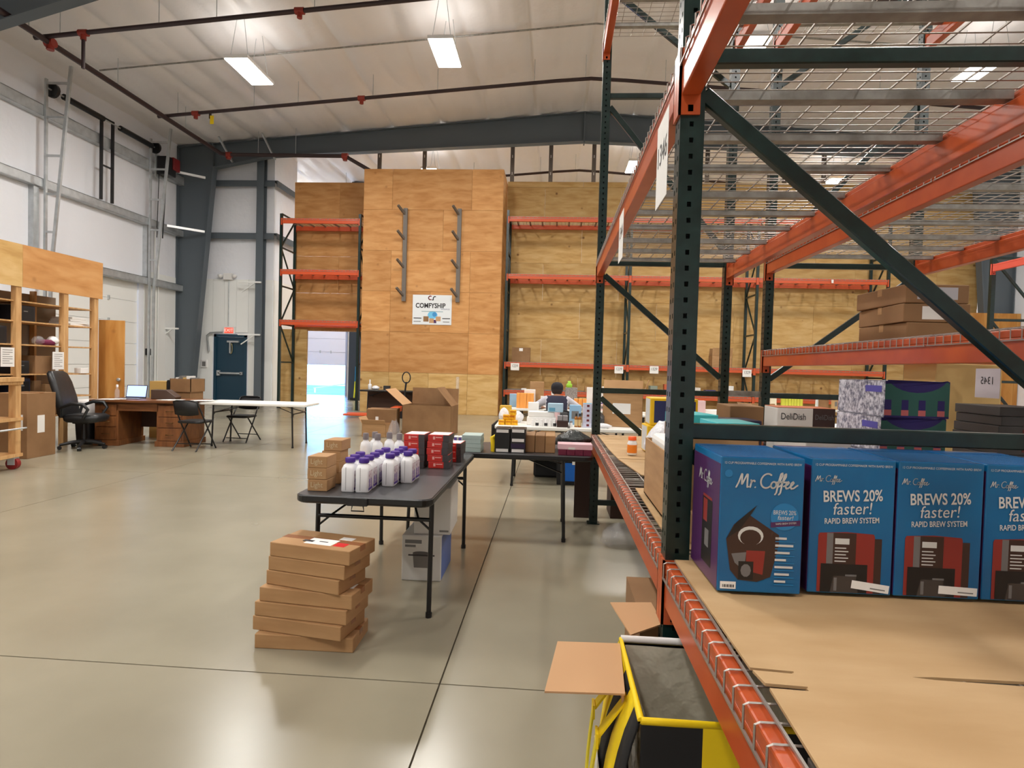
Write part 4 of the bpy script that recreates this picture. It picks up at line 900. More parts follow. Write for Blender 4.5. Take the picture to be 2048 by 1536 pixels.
for k in range(11):
    carton('flat charcoal box with red mark in the tall stack', (2.13+rnd.uniform(-.008,.008),2.98,ZS+k*.0435), (.23,.3,.042), R(rnd.uniform(-2,2)), m_char, False, [('front',.45,.7,.3,.7,mat('dull_red',(104,44,40),.5)),('front',.72,.95,.2,.8,mat('slate_print',(92,100,106),.5))], 'flat charcoal boxes', name='flat_box')
carton('tall pale yellow carton behind the charcoal boxes', (2.22,3.5,ZS), (.34,.3,.68), 0, mat('pale_yellow_card',(232,196,128),.6), False)
for k in range(3):
    t = carton('taped brown carton, %s of three on the rack shelf'%('lowest','middle','topmost')[k], (2.36-.015*k,4.12,1.695+k*.117), (.40-.01*k,.56,.115), R((1,-1,2)[k]), m_kraftd, True, [('front',.28,.62,.15,.85,m_white)] if k == 1 else [('front',.18,.82,.2,.85,mat('photo_label',(190,190,196),.4))] if k == 2 else [], tape_m=m_kraft)
# paper signs hung on beams
def hang_sign(label, loc, rz, w, h, s, mirror=False, rot=LEFTF, tilt=0):
    t = thing('paper_sign', label, 'sign', loc)
    o = MB().box(-w/2,w/2,-.0006,.0006,-h,0).build('sheet', m_white, t, rot=(tilt,0,-math.pi/2 if rot == LEFTF else 0))
    if s: 
        l_ = inst('lettering', text_mesh(s, h*.36, m_dark, sx=.9), o, (0,-.0016,-h*.42), FRONT)
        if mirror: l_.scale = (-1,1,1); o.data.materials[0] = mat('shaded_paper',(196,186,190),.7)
    return t
hang_sign('white number sign hung on the beam beside the near post', (.362,2.16,2.36), 0, .216, .30, '1346')
hang_sign('white number sign hung midway along the beam', (.362,3.45,2.36), 0, .216, .27, '1344')
hang_sign('white number sign seen from behind under the red beam', (1.915,2.77,1.515), 0, .15, .13, '1345', True)
for x, z, s in ((-1.18,1.585,'1239'),(1.97,1.575,'1239'),(3.02,1.6,'1329'),(5.75,1.575,'1329')):
    t = thing('rack_tag', 'white number tag %s on the low wall rack beam %s'%(s, {-1.18:'next to the plywood tower',1.97:'just before the second post',3.02:'just past the second post',5.75:'just before the third post'}[x]), 'sign', (x,18.17,z-.09)); MB().box(-.13,.13,-.004,0,-.1,.12).build('plate', m_white, t, bevel=.003); lettering(s, .12, m_dark, t, (0,-.006,.03), sx=.8)
t = thing('beam_label', 'tiny white label on the third wall rack beam', 'sign', (8.1,18.165,4.26)); MB().box(-.03,.03,-.004,0,-.05,.05).build('plate', m_white, t)

# ------------------------------------------------------------------ tote and floor things under the near rack
tt = thing('nylon_tote', 'yellow and black nylon tote under the near shelf', 'tote bag', (.45,1.645,0))
w2, d2, h2 = .215, .215, .62
for a, c, m_ in ((-w2,-.07,m_blackn),(-.07,.09,m_yellow),(.09,w2,m_blackn)): MB().box(a,c,-d2-.006,-d2,.0,h2-.005).build('front_panel', m_, tt)
def bulge(z, y): return .075*math.sin(math.pi*min(1, max(0, 1-z/h2)))**.8*(1-.35*(y/d2)**2)
for a, c, m_ in ((-d2,-.15,m_blackn),(-.15,-.07,m_yellow),(-.07,.03,m_blackn),(.03,d2,m_yellow)):
    vs = []; fs = []; n_ = 10
    for i in range(n_+1):
        z = .01 + (h2-.012)*i/n_
        for y in (a, (a+c)/2, c): vs += [(-w2-bulge(z,y), y, z), (-w2-bulge(z,y)-.006, y, z)]
    for i in range(n_):
        for j in range(2):
            p = i*6+j*2; fs += [(p,p+2,p+8,p+6),(p+1,p+7,p+9,p+3)]
        p = i*6; fs += [(p,p+6,p+7,p+1),(p+4,p+5,p+11,p+10)]
    MB().add(vs, fs, 0, True).build('side_panel', m_, tt)
MB().box(w2,w2+.006,-d2,d2,0,h2-.005).box(-w2,w2,d2,d2+.006,0,h2-.005).build('rear_panel', m_blackn, tt)
MB().tube([(-w2,-d2,h2),(w2,-d2,h2),(w2,d2,h2),(-w2,d2,h2),(-w2,-d2,h2)], .009, 8).build('yellow_rim', m_yellow, tt)
MB().tube([(-w2,d2,h2+.004),(w2,d2,h2+.004)], .011, 8).build('rear_rod', m_whitep, tt)
ln = MB(); N = 10
def wav(u, v): return .008*mn.noise((u*9, v*9, 2.2))
for sgn, ax in ((1,'x'),(-1,'x'),(1,'y'),(-1,'y')):
    vs = []; fs = []
    for i in range(N+1):
        for j in range(N+1):
            u = -1+2*i/N; z = .05 + (h2-.06)*j/N; k = (w2-.012)*(.86+.14*j/N) + wav(u+sgn, z)
            vs.append((sgn*k, u*(d2-.012)*(.86+.14*j/N), z) if ax == 'x' else (u*(w2-.012)*(.86+.14*j/N), sgn*k, z))
    for i in range(N):
        for j in range(N): a = i*(N+1)+j; fs.append((a,a+1,a+N+2,a+N+1))
    ln.add(vs, fs, 0, True)
ln.box(-w2*.8,w2*.8,-d2*.8,d2*.8,.045,.055)
ln.build('plastic_liner', mat('grey_liner',(206,200,182),.22,spec=.7,bump=(7,.7,.03)), tt)
Hp = arc(0,.47,.085,180,360,16,.17); Hi = arc(0,.47,.05,180,360,16,.13)
hb = MB(); vs = [(-w2-.09-.02*(.47-z)/.17, y-.0, z) for y, z in Hp] + [(-w2-.09-.02*(.47-z)/.17, y, z) for y, z in Hi]; n_ = len(Hp)
vs += [(x-.005, y, z) for x, y, z in vs]; q_ = 2*n_
fs = [(i,i+1,i+1+n_,i+n_) for i in range(n_-1)] + [(i+q_,i+n_+q_,i+1+n_+q_,i+1+q_) for i in range(n_-1)] + [(i,i+q_,i+1+q_,i+1) for i in range(n_-1)] + [(i+n_,i+1+n_,i+1+n_+q_,i+n_+q_) for i in range(n_-1)]
hb.add(vs, fs).build('handle', mat('yellow_strap',(214,196,20),.6), tt)
for y in (.067,-.067): MB().box(-w2-.095,-w2-.088,y-.02,y+.02,.46,.5).bar((-w2-.088,y,.49),(-w2-.012,y,.6),.035,.006).build('strap', m_yellow, tt)
sg = MB().box(-w2-.086,-w2-.083,-.15,.07,.06,.4).build('number_card', m_white, tt); lettering('957', .15, m_dark, tt, (-w2-.0885,-.05,.2), LEFTF, sx=.8)
fc = thing('carton_flaps', 'loose brown carton with spread flaps behind the tote', 'box', (.33,2.2,0))
MB().box(-.0,.3,-.1,.3,0,.60).build('body', m_kraftd, fc)
MB().prism([(-.06,-.30),(.06,-.2),(.05,-.02),(-.1,-.04)], .005).build('flap', m_kraftl, fc, loc=(0,0,.615))
fb = thing('loose_flap', 'square brown cardboard flap tucked beside the tote', 'cardboard', (.2,1.69,.615), R(-3)); MB().prism([(-.17,.1),(-.19,-.19),(.018,-.14),(.022,.15)], .005).build('board', m_kraftl, fb, rot=(0,R(4),0)); MB().box(.012,.018,-.12,.14,-.61,.0).build('stem', m_kraftl, fb)
sack('crumpled clear film heap on the floor under the rack', (.62,4.95,0), (.2,.16,.2), m_glass, 8, 'film_heap', 'film')
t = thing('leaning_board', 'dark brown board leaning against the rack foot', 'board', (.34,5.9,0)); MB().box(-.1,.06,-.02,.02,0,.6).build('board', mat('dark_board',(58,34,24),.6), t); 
simple_box('dark_carton', 'dark brown carton under the shelf at the rack foot', 'box', (.9,6.1,0), (.6,.4,.55), mat('deep_brown_card',(60,38,26),.7))  # dark brown over the whole carton
# ------------------------------------------------------------------ flat carton stack on the floor
FS = [(-1.225,3.03,1,.51,.26),(-1.245,3.03,-9,.50,.26),(-1.235,3.04,-7,.51,.26),(-1.215,3.05,-6,.51,.26),(-1.225,3.06,-14,.44,.25),(-1.21,3.065,-13,.455,.25),(-1.195,3.07,-12,.47,.26)]
NM = ('lowest','second lowest','third lowest','middle','third from top','second from top','topmost')
for k, (x,y,r_,w,d) in enumerate(FS):
    pt = [('top',.42,.75,.3,.72,m_white),('top',.8,.93,.35,.6,m_white)] if k in (2,3) else [('top',.36,.7,.18,.55,m_white),('top',.72,.86,.2,.42,mat('red_stamp',(214,40,36),.5)),('top',.66,.82,.62,.8,m_white)] if k == 6 else []
    t = carton('flat taped brown carton, %s in the floor stack'%NM[k], (x,y,k*.0742), (w,d,.073), R(r_), m_kraft, True, pt, name='flat_carton')
    if k == 6: MB().box(-.09,-.03,-.055,-.03,.0742,.0752).box(0,.05,-.04,-.03,.0742,.0752).build('print', m_dark, t)
# white boxes under the table
m_wbx = mat('white_carton', (216,214,208), .5); m_bbx = mat('blue_print', (84,104,160), .5)
t = carton('white pot box with blue side on the floor beneath table', (-.86,4.17,0), (.27,.44,.31), R(1), m_wbx, False, [('right',.02,.98,.02,.98,m_bbx),('front',.08,.5,.82,.9,m_greyink),('front',.08,.35,.74,.79,m_greyink)], name='cookware_box')
ppart('pot_picture', [([(-.06,.1),(.06,.1),(.05,0),(-.05,0)], mat('pot_grey',(120,116,112),.4)), (arc(0,.1,.06,0,360,16,.012), mat('pot_rim',(90,86,84),.4)), (rect(-.09,.09,.08,.09), m_dark)], t, 0, FRONT, (0,-.2215,.09))
t = carton('plain white box stacked on the pot box beneath table', (-.8,4.17,.311), (.25,.38,.32), R(2), m_wbx, False, [('front',.7,.95,.06,.1,m_greyink)], name='cookware_box')
# ------------------------------------------------------------------ goods on the first black table
TZ = .736
def lightbox(lb, x, y, k, r_=0):
    t = carton(lb, (x,y,TZ+k*.066), (.112,.15,.065), R(r_), m_kraft, False, name='light_bulb_box'); lettering('Light', .042, mat('pale_ink',(206,188,152),.7), t, (-.004,-.0765,.035), sx=.85); return t
for k in range(3): lightbox('brown box printed Light, %s of the front stack'%('lowest','middle','top')[k], -1.312, 3.33, k, (2,-1,0)[k])
for k in range(4): lightbox('brown box printed Light, %s of the taller rear stack'%('lowest','second','third','top')[k], -1.318+.012*(k==3), 3.55, k, (1,-2,1,-1)[k])
for k in range(2): lightbox('brown box printed Light, %s of the short back stack'%('lower','upper')[k], -1.25, 3.75, k)
m_jug = mat('white_jug', (236,236,238), .35); m_jlab = mat('jug_label', (216,206,214), .5, noise=(60,(168,140,150),(232,226,232),2))
jg = thing('white_jug', 'white square jug with purple screw cap', 'jug', (-1.14,3.31,TZ), 0, 'white jugs with purple caps on the black table')
MB().loft([(0,.034,.044,.012),(.006,.0375,.048,.014),(.128,.0375,.048,.014),(.15,.031,.038,.02),(.158,.022,.022,.02),(.17,.022,.022,.02)]).build('body', m_jug, jg)
b = MB(); b.lathe([(.0275,.163),(.029,.166),(.029,.186),(.026,.190)], n=18); b.build('cap', m_purple, jg)
MB().box(.0375,.0382,-.04,.04,.02,.12).build('label', m_jlab, jg); MB().box(.0383,.0386,-.04,.04,.012,.026).box(.0383,.0386,-.03,-.012,.03,.075).box(.0383,.0386,.008,.022,.03,.075).build('label_print', m_purple, jg)
MB().box(-.0095,-.0075,-.0488,-.048,.01,.14).build('mould_line', m_greyink, jg)
JP = [(-1.15,3.42),(-1.155,3.53),(-1.06,3.31),(-1.065,3.42),(-1.065,3.53),(-1.07,3.64),(-.965,3.51),(-.965,3.62),(-.97,3.73),(-.885,3.63),(-.885,3.74),(-1.06,3.75),(-.97,3.84)]
for x, y in JP: copy_tree(jg, None, (x,y,TZ), R(rnd.uniform(-4,4)))
m_gcap = mat('grey_cap', (128,120,122), .4)
for x, y in ((-1.235,3.88),(-1.15,3.87),(-1.20,3.97),(-1.10,3.97),(-1.02,3.93)):
    bottle('tall white bottle with grey cap behind the jugs', (x,y,TZ), .036, .265, m_jug, m_gcap, .55, .16, None, 'tall white bottles with grey caps')
sack('crumpled clear film standing behind the tall white bottles', (-1.11,4.12,TZ), (.06,.06,.33), m_glass, 5, 'film_wrap', 'film')
m_rb = mat('red_box_side', (66,62,64), .45); m_rw = mat('red_box_print', (232,170,160), .5)
def redstack(nm, x, y, n, r_=0, w=.148):
    for k in range(n):
        carton('flat red box, number %s from the bottom of the %s'%(('one','two','three','four','five')[k], nm), (x+rnd.uniform(-.006,.006),y,TZ+k*.0475), (w,.2,.0465), R(r_+rnd.uniform(-2.5,2.5)), m_red, False,
               [('right',0,1,0,1,m_rb),('front',.72,1,0,1,m_rb),('front',.24,.34,.3,.75,m_rw),('front',.37,.66,.55,.7,m_rw),('top',.05,.95,.1,.9,m_rb if k < n-1 else m_white)], name='red_box')
redstack('left red stack', -.965, 4.24, 5); redstack('right red stack', -.80, 4.25, 5, 1, .15); redstack('short rear red stack', -.74, 4.55, 3, 0, .12)
carton('small red and white box beside the jugs', (-.995,3.98,TZ), (.07,.12,.06), R(-14), m_white, False, [('top',0,1,0,1,m_red),('left',0,.3,0,1,m_red)], name='red_box')
# ------------------------------------------------------------------ goods on the second black table
m_pteal = mat('pale_teal_card', (178,200,196), .45)
for k in range(4): carton('pale teal flat box, %s of its pile on table corner'%('lowest','second','third','top')[k], (-.68,5.12,TZ+k*.036), (.165,.22,.035), R((0,1,-1,1)[k]), m_pteal, False, name='flat_box')
for k in range(4): carton('small purple and white pack beside the teal pile', (-.87+k*.042,5.38,TZ), (.038,.08,.09), 0, m_white, False, [('front',.15,.85,.1,.9,mat('lilac',(104,84,160),.5))], 'small purple packs', name='purple_pack')
for k, x in enumerate((-.42,-.285)):
    t = thing('display_bin', 'black display bin with white labels, %s of the pair'%('farther from boxes','nearer to brown boxes')[k], 'bin', (x,5.14,TZ)); MB().box(-.065,.065,-.08,.12,0,.205).build('body', m_blackm, t, bevel=.004)
    for z in ((.005,.17) if k == 0 else (.005,.095,.175)): MB().box(-.052,.052,-.082,-.08,z,z+.026).build('white_label', m_white, t)
    if k: MB().box(-.06,.06,-.082,-.08,.04,.08).build('purple_print', mat('deep_purple',(40,22,60),.5), t)
MB_ = thing('spray_can', 'yellow trigger piece on the table beside black bins', 'bottle', (-.5,5.1,TZ)); MB().tube([(0,0,0),(.005,0,.06),(-.01,0,.12),(.02,0,.14)], [.022,.026,.02,.012], 10).build('body', m_yellow, MB_)
for k in range(3): carton('upright brown box in the row of three', (-.185+k*.088,5.27,TZ), (.085,.3,.15), 0, m_kraftd if k < 2 else m_kraft, False, None, 'upright brown boxes on the black table', name='brown_box')
m_mar = mat('maroon_pack', (110,26,58), .45); m_pink = mat('pink_film', (236,196,206), .35)
for k in range(4): carton('maroon pack in the row under pink film', (.095+k*.07,5.08,TZ), (.068,.12,.05), 0, m_mar, False, None, 'maroon packs', name='maroon_pack')
carton('white and pink film tray resting on maroon packs', (.2,5.1,TZ+.051), (.29,.16,.045), R(1), m_pink, False, [('front',.3,.5,0,.4,m_white)], name='film_tray')
sack('grey plastic bag on the black table near the rack', (.2,5.5,TZ), (.15,.12,.17), mat('grey_bag',(58,62,62),.25,bump=(20,.8,.02)), 11)
# ------------------------------------------------------------------ goods on and around the white bottle table
WZ = .746
bx = thing('table_cloth', 'black cloth hung over the end of the white bottle table', 'cloth', (-.735,7.68,.46)); MB().prism([(-.36,0),(-.2,-.03),(0,.02),(.18,-.02),(.36,.0),(.34,.29),(-.34,.29)], .014, Matrix(((0,0,1,-.012),(1,0,0,0),(0,1,0,0),(0,0,0,1)))).build('cloth', m_blackn, bx)
m_ylw = mat('amber_yellow', (246,182,10), .4, noise=(50,(226,150,6),(252,200,30),2))
for x, y, k in ((-.63,7.46,0),(-.55,7.46,0),(-.47,7.46,0),(-.58,7.5,1),(-.5,7.5,1),(-.49,7.47,2)):
    carton('amber yellow carton in the pile at table end', (x,y,WZ+k*.063), (.076,.1,.06), R(rnd.uniform(-8,8)), m_ylw, False, [('front',.1,.9,.55,.8,mat('amber_print',(206,120,10),.5))], 'amber yellow cartons', name='yellow_carton')
for k in range(7): bottle('small white bottle with black label in front row', (-.24+k*.055,7.40,WZ), .021, .085, m_whitep, m_whitep, .8, .25, m_dark if k % 2 else m_whitep, 'small white bottles on the white table')
tr = thing('paper_tray', 'white tray of papers resting behind small bottles', 'tray', (-.12,7.62,WZ)); MB().box(-.2,.17,-.1,.1,0,.1).build('body', m_whitep, tr, bevel=.008); MB().box(-.18,.15,-.09,.09,.1,.17).build('paper_bundle', m_white, tr, bevel=.01)
m_pbl = mat('pale_blue_box', (176,206,226), .4)
carton('pale blue box resting on the white tray', (.04,7.58,WZ+.172), (.19,.12,.11), R(-4), m_pbl, False, [('front',.1,.5,.1,.5,mat('sea_blue',(100,160,190),.5))], name='blue_box'); carton('pale blue and white box beside the white tray', (-.25,7.86,WZ), (.14,.12,.27), R(3), m_white, False, [('front',.2,.9,.1,.5,m_pbl)], name='blue_box')
sack('crumpled white paper ball on the white bottle table', (-.46,7.83,WZ), (.08,.08,.15), m_wfilm, 21, 'paper_ball', 'paper'); sack('crumpled white tissue beside the yellow cartons', (-.62,7.62,WZ), (.07,.06,.2), m_wfilm, 23, 'paper_ball', 'paper')
carton('dark brown box with grey lids on the white table', (.13,7.41,WZ), (.14,.14,.08), 0, m_deld, False, name='brown_gift_box')
for k in range(2): carton('grey topped small box on the dark brown box', (.097+k*.066,7.41,WZ+.081), (.06,.12,.06), 0, mat('grey_lid',(150,146,148),.5), False, None, 'grey topped small boxes', name='grey_box')
bottle('white jar beside the dark brown box', (.235,7.38,WZ), .02, .08, m_whitep, m_gcap, .9, .25)
m_amb = mat('amber_glass', (170,104,30), .25)
for k, (x,y) in enumerate(((.30,7.45),(.345,7.46))): bottle('amber bottle with dark cap beside the blue tower', (x,y,WZ), .022, .17, m_amb, m_black, .5, .2, mat('cream_label',(226,196,140),.5), 'amber bottles')
for k in range(5): carton('pale lilac box with red square, %s of the tower'%('lowest','second','third','fourth','top')[k], (.435,7.46,WZ+k*.06), (.105,.12,.0595), 0, mat('lilac_box',(206,206,226),.45), False, [('front',.42,.72,.3,.75,mat('maroon_square',(110,40,48),.5)),('right',0,1,0,1,mat('steel_blue',(96,150,200),.45))] + ([('top',0,1,0,1,mat('cyan_top',(70,184,220),.4))] if k == 4 else []), name='lilac_box')
open_carton('big open brown carton with a white label on the white table', (.92,7.85,WZ), (.5,.42,.42), R(-8), (118,110,60,20), m_kraft, (.2,.2), (.25,.7,.4,.72))
sack('dark grey plastic bag beside the big open carton', (.55,7.6,WZ), (.11,.1,.21), mat('smoke_bag',(66,68,70),.25,bump=(20,.8,.02)), 31); sack('small white pouch lying before the big carton', (.62,7.42,WZ), (.11,.05,.06), m_wfilm, 33, 'pouch', 'bag')
simple_box('storage_bin', 'black bin on the floor under the white bottle table', 'bin', (.02,8.2,0), (.5,.45,.5), m_blackn, bevel=.03)
b2 = thing('nylon_tote', 'black and yellow tote with blue front under the white table', 'tote bag', (.30,7.72,0)); MB().box(-.22,.22,-.2,.2,0,.5).build('body', m_blackn, b2, bevel=.01); MB().box(-.12,.2,-.204,-.2,.05,.28).build('blue_panel', mat('bright_blue',(0,96,190),.5), b2); MB().box(-.22,-.02,-.206,-.2,.34,.42).build('yellow_strap', m_yellow, b2)
MB().box(-.03,.22,-.21,-.207,.26,.52).build('number_card', m_white, b2); lettering('103', .14, m_dark, b2, (.09,-.212,.44), sx=.8)
carton('brown carton upright on the floor behind the tote', (-.1,8.8,0), (.3,.3,.6), 0, m_kraft, False)
# ------------------------------------------------------------------ far tables
m_orc = mat('orange_carton', (255,172,86), .5)
for k in range(5): carton('upright pale orange box in the row on the far table', (-.62+k*.062,10.72,WZ), (.06,.12,.27), R(rnd.uniform(-4,4)), m_orc, False, None, 'pale orange boxes by the seated person', name='orange_box')
for k in range(3): carton('small pale orange box beside the seated person', (.42+k*.075,10.7,WZ), (.07,.1,.2), R(rnd.uniform(-6,6)), m_orc, False, None, 'small pale orange boxes', name='orange_box')
carton('plain brown carton on the far table behind orange boxes', (-.3,11.2,WZ), (.26,.2,.47), 0, m_kraft, False)
carton('white lidded bin behind the orange boxes', (-.42,10.92,WZ), (.2,.2,.33), 0, m_whitep, False, name='white_bin')
carton('grey speckled bin beside the lime bottle', (.34,11.1,WZ), (.22,.2,.38), 0, mat('speckle_grey',(140,134,128),.6,noise=(60,(96,92,90),(176,170,164),2)), False, name='grey_bin')
bottle('lime green bottle on the grey speckled bin', (.3,11.1,WZ+.381), .055, .12, mat('lime_green',(160,214,60),.4), mat('lime_cap',(176,226,80),.4), .55, .35)
bottle('white bottle with white cap on the far table', (.0,11.2,WZ), .03, .44, m_whitep, m_whitep)
carton('white box standing on the far table', (.68,10.95,WZ), (.12,.12,.4), 0, m_white, False, name='white_box'); carton('white box with purple base on the far table', (.88,11.0,WZ), (.2,.15,.42), 0, m_white, False, [('front',0,1,0,.3,mat('indigo',(70,60,130),.5))], name='white_box')
bottle('white funnel shaped bottle on the far table', (.78,10.8,WZ), .05, .3, m_whitep, m_whitep)
t = thing('laptop', 'dark laptop open before the seated person', 'laptop', (-.06,10.78,WZ)); MB().box(-.16,.16,-.11,.11,0,.014).build('base', m_whitep, t); MB().box(-.16,.16,0,.008,0,.21).build('screen', m_whitep, t, loc=(0,.11,.012), rot=(R(-12),0,0)); MB().box(-.14,.14,-.001,0,.14,.18).build('display', m_dark, t, loc=(0,.11,.012), rot=(R(-12),0,0))
for k, (x,y,w,h,m_,lb) in enumerate(((1.7,10.15,.2,.18,m_kraft,'small brown carton on the table past the big carton'),(1.95,10.3,.14,.3,m_kraftd,'upright brown carton on the table past the big carton'),(2.2,10.2,.16,.14,mat('peach_box',(226,176,120),.6),'peach striped box on the table past big carton'),(2.75,10.3,.4,.1,m_white,'white flat box on the table past the big carton'))):
    carton(lb, (x,y,WZ), (w,.2,h), R(3*k), m_, False)
open_carton('open brown carton standing on the floor by white table', (3.4,9.7,0), (.5,.4,.75), R(14), (120,40,None,80), m_kraft, (.3,.25))
carton('tall brown carton behind the spacer bar of the racks', (4.15,10.2,0), (.5,.4,.86), 0, m_kraft, False)
w7 = folding_table('white folding table holding lime packs before the wall rack', (5.6,13.6,0), 0, 1.83, .76, .745, m_tabw, m_tabw)
for k in range(7): carton('lime yellow pack in the row on the white table', (5.05+k*.062,13.45,WZ), (.058,.12,.24), 0, mat('lime_pack',(206,206,70),.5), False, None, 'lime yellow packs', name='lime_pack')
bottle('thin silver bottle beside the lime packs', (5.75,13.4,WZ), .03, .28, m_silver, m_gcap); carton('brown box near the silver bottle', (5.95,13.6,WZ), (.2,.2,.25), 0, m_kraftd, False)
sack('maroon and white bag on the lime pack table', (6.3,13.5,WZ), (.14,.12,.2), mat('maroon_bag',(120,70,80),.5), 41)
carton('teal and white tissue box on the table by partition', (7.85,10.3,WZ), (.36,.25,.26), R(-2), mat('tissue_teal',(40,160,170),.4), False, [('front',.3,.6,.2,1,m_white),('right',0,1,0,1,m_white)], name='tissue_box')
for k in range(5): carton('loose white paper on the table by the partition', (6.9+k*.14,10.15+.05*(k%2),WZ+.004*k), (.22,.3,.003), R(rnd.uniform(-40,40)), m_white, False, None, 'loose white papers', name='paper_sheet')
# small stray goods that crowd the far tables
CL = [('pale pink box','pink_card',(226,190,190)),('cream box','cream_card',(232,222,196)),('light grey box','light_grey_card',(196,196,200)),('sky blue box','sky_card',(150,190,220)),('mustard box','mustard_card',(214,170,60)),('dark violet box','violet_card',(70,50,96)),('tan box','tan_card',(190,156,110)),('white box','white_card',(240,238,234))]
SP = [('far table beside the person',.9,10.7,WZ),('far table beside the person',-.72,10.95,WZ),('far table beside the person',.55,11.15,WZ),('far table beside the person',-.12,11.12,WZ),
      ('white bottle table',-.62,7.9,WZ),('white bottle table',.05,7.88,WZ),('white bottle table',.3,7.8,WZ),('white bottle table',.46,7.85,WZ),('white bottle table',-.05,7.9,WZ),
      ('table past the big carton',1.45,10.25,WZ),('table past the big carton',2.45,10.1,WZ),('table past the big carton',2.95,10.2,WZ),
      ('lime pack table',6.1,13.35,WZ),('lime pack table',4.85,13.5,WZ),('lime pack table',5.45,13.75,WZ)]
for k, (wh,x,y,z) in enumerate(SP):
    nm_, mn_, c_ = CL[(k*3+k//5) % 8]; w = rnd.uniform(.08,.17); h = rnd.uniform(.08,.26)
    if k == 3: w = .1
    carton('%s %s on the %s'%(('small','slim','plain','flat','upright')[(k*7)%5], nm_, wh), (x,y,z), (w,.12,h), R(rnd.uniform(-15,15)), mat(mn_, c_, .5), False, [('front',.2,.8,.3,.7,m_greyink)] if k % 3 == 0 else None, name='goods_box')
# ------------------------------------------------------------------ goods on the wall rack
carton('brown carton with pale label on the wall rack second shelf', (-1.02,18.6,1.655), (.56,.4,.45), 0, m_kraftd, False, [('front',.4,.6,.75,.95,m_white)])
carton('low brown carton on the wall rack second shelf', (4.35,18.6,1.655), (.4,.4,.17), 0, m_kraft, False); open_carton('open brown carton on the wall rack second shelf', (5.1,18.7,1.655), (.6,.4,.34), 0, (None,90,100,70), m_kraft, (.25,.25))
WR = [(-.9,.14,.05,m_white),(-.5,.2,.06,m_greyink),(.6,.2,.2,m_kraftd),(1.05,.16,.16,m_kraft),(1.35,.18,.22,m_silver),(1.75,.25,.24,m_white),(2.6,.12,.2,m_whitep),(3.05,.22,.24,mat('sage_box',(140,150,136),.5)),(3.5,.26,.3,mat('rust_box',(190,92,56),.5)),(4.3,.3,.22,m_delw),(4.75,.3,.16,mat('indigo_box',(60,52,110),.5)),(5.25,.34,.3,m_white)]
for k, (x,w,h,m_) in enumerate(WR): carton(('flat white slip box','flat grey box','brown square box','small light brown box','silver grey box','white upright box','slim white box','sage green box','rust coloured box','cream wide box','indigo low box','white box with dark front')[k] + ' among goods on the lowest wall rack shelf', (x,18.45,.795), (w,.25,h), R(rnd.uniform(-6,6)), m_, False, None, None, name='shelf_box')
# ------------------------------------------------------------------ around the plywood tower
sn = thing('banner', 'white COMFYSHIP banner pinned to the plywood tower', 'banner', (-3.73,17.905,3.16))
MB().box(-.6,.6,-.003,.003,-.45,.45).build('sheet', mat('banner_vinyl',(226,230,232),.5), sn)
lettering('COMFYSHIP', .2, m_dark, sn, (-.05,-.006,.12), sx=.86, fat=.006)
lettering('ENTERPRISES', .055, mat('banner_grey',(110,110,140),.6), sn, (.41,-.006,.02), sx=.85)
b = MB(); ribbon([arc(-.06,.36,.055,60,300,8)], .03, b); b.build('emblem', mat('emblem_red',(176,50,56),.5), sn, loc=(0,-.006,0), rot=FRONT); b = MB(); ribbon([[(.0,.3),(.03,.3),(.03,.36),(.06,.4),(.1,.4)]], .03, b); b.build('emblem', m_dark, sn, loc=(0,-.006,0), rot=FRONT)
ppart('picture', [(arc(.02,-.16,.15,0,360,20,.12), mat('globe_blue',(110,190,230),.5)), (arc(.08,-.14,.07,0,360,12), mat('globe_dark',(60,140,200),.5)), (rect(-.26,-.1,-.36,-.2), m_kraftd), (rect(-.08,.06,-.4,-.26), m_kraftl), (rect(.06,.14,-.4,-.3), m_cpur), (rect(.12,.27,-.34,-.2), m_kraftl), (rect(-.56,-.32,-.27,-.245), m_dark), (rect(.32,.56,-.27,-.245), m_dark), (rect(-.56,-.34,-.37,-.35), m_greyink), (rect(.34,.54,-.37,-.35), m_greyink), (rect(-.32,.34,.0-.06,-.045), mat('banner_teal',(110,150,160),.5))], sn, 0, FRONT, (0,-.006,0))
for x, lb in ((-4.6,'grey hook rail on the plywood tower above the black table'),(-2.95,'grey hook rail on the plywood tower beside the banner')):
    t = thing('hook_rail', lb, 'hook rail', (x,17.9,3.4)); MB().box(-.06,.06,-.07,0,0,2.8).build('rail', mat('rail_grey',(104,96,88),.5), t)
    for z in (.25,1.1,1.95,2.7):
        MB().bar((-.02,-.05,z-.08),(-.16,-.32,z+.12),.06,.06).build('hook', mat('rail_grey',(104,96,88),.5), t)
pj = thing('pallet_jack', 'orange pallet jack with black tiller before the tower', 'pallet jack', (-4.15,16.05,0), R(4))
for y in (0,.38): MB().box(-1.5,-.2,y-.3,y-.14,.06,.11).build('fork', m_oran2, pj, bevel=.01)
MB().box(-.22,.0,-.32,.28,.06,.32).build('body', m_oran2, pj, bevel=.02)
for x in (-.05,): MB().tube([(.05,-.1,.1),(.05,.06,.1)], .1, 16).build('steer_wheel', m_black, pj)
MB().tube([(.05,-.02,.15),(.14,-.02,1.0)], .025, 8).tube([(.14+.11*math.cos(a),-.02,1.12+.15*math.sin(a)) for a in [k*math.pi/8 for k in range(17)]], .016, 8, caps=False).build('tiller', m_blackm, pj)
bottle('white spray bottle on the small black table', (-5.22,16.68,.742), .05, .28, m_whitep, m_whitep, .4, .4); sack('crumpled white cloth on the small black table', (-5.0,16.5,.742), (.11,.09,.12), m_wfilm, 51, 'cloth', 'cloth'); simple_box('small_case', 'small dark case on the small black table', 'box', (-4.7,16.6,.742), (.18,.12,.12), m_dark)
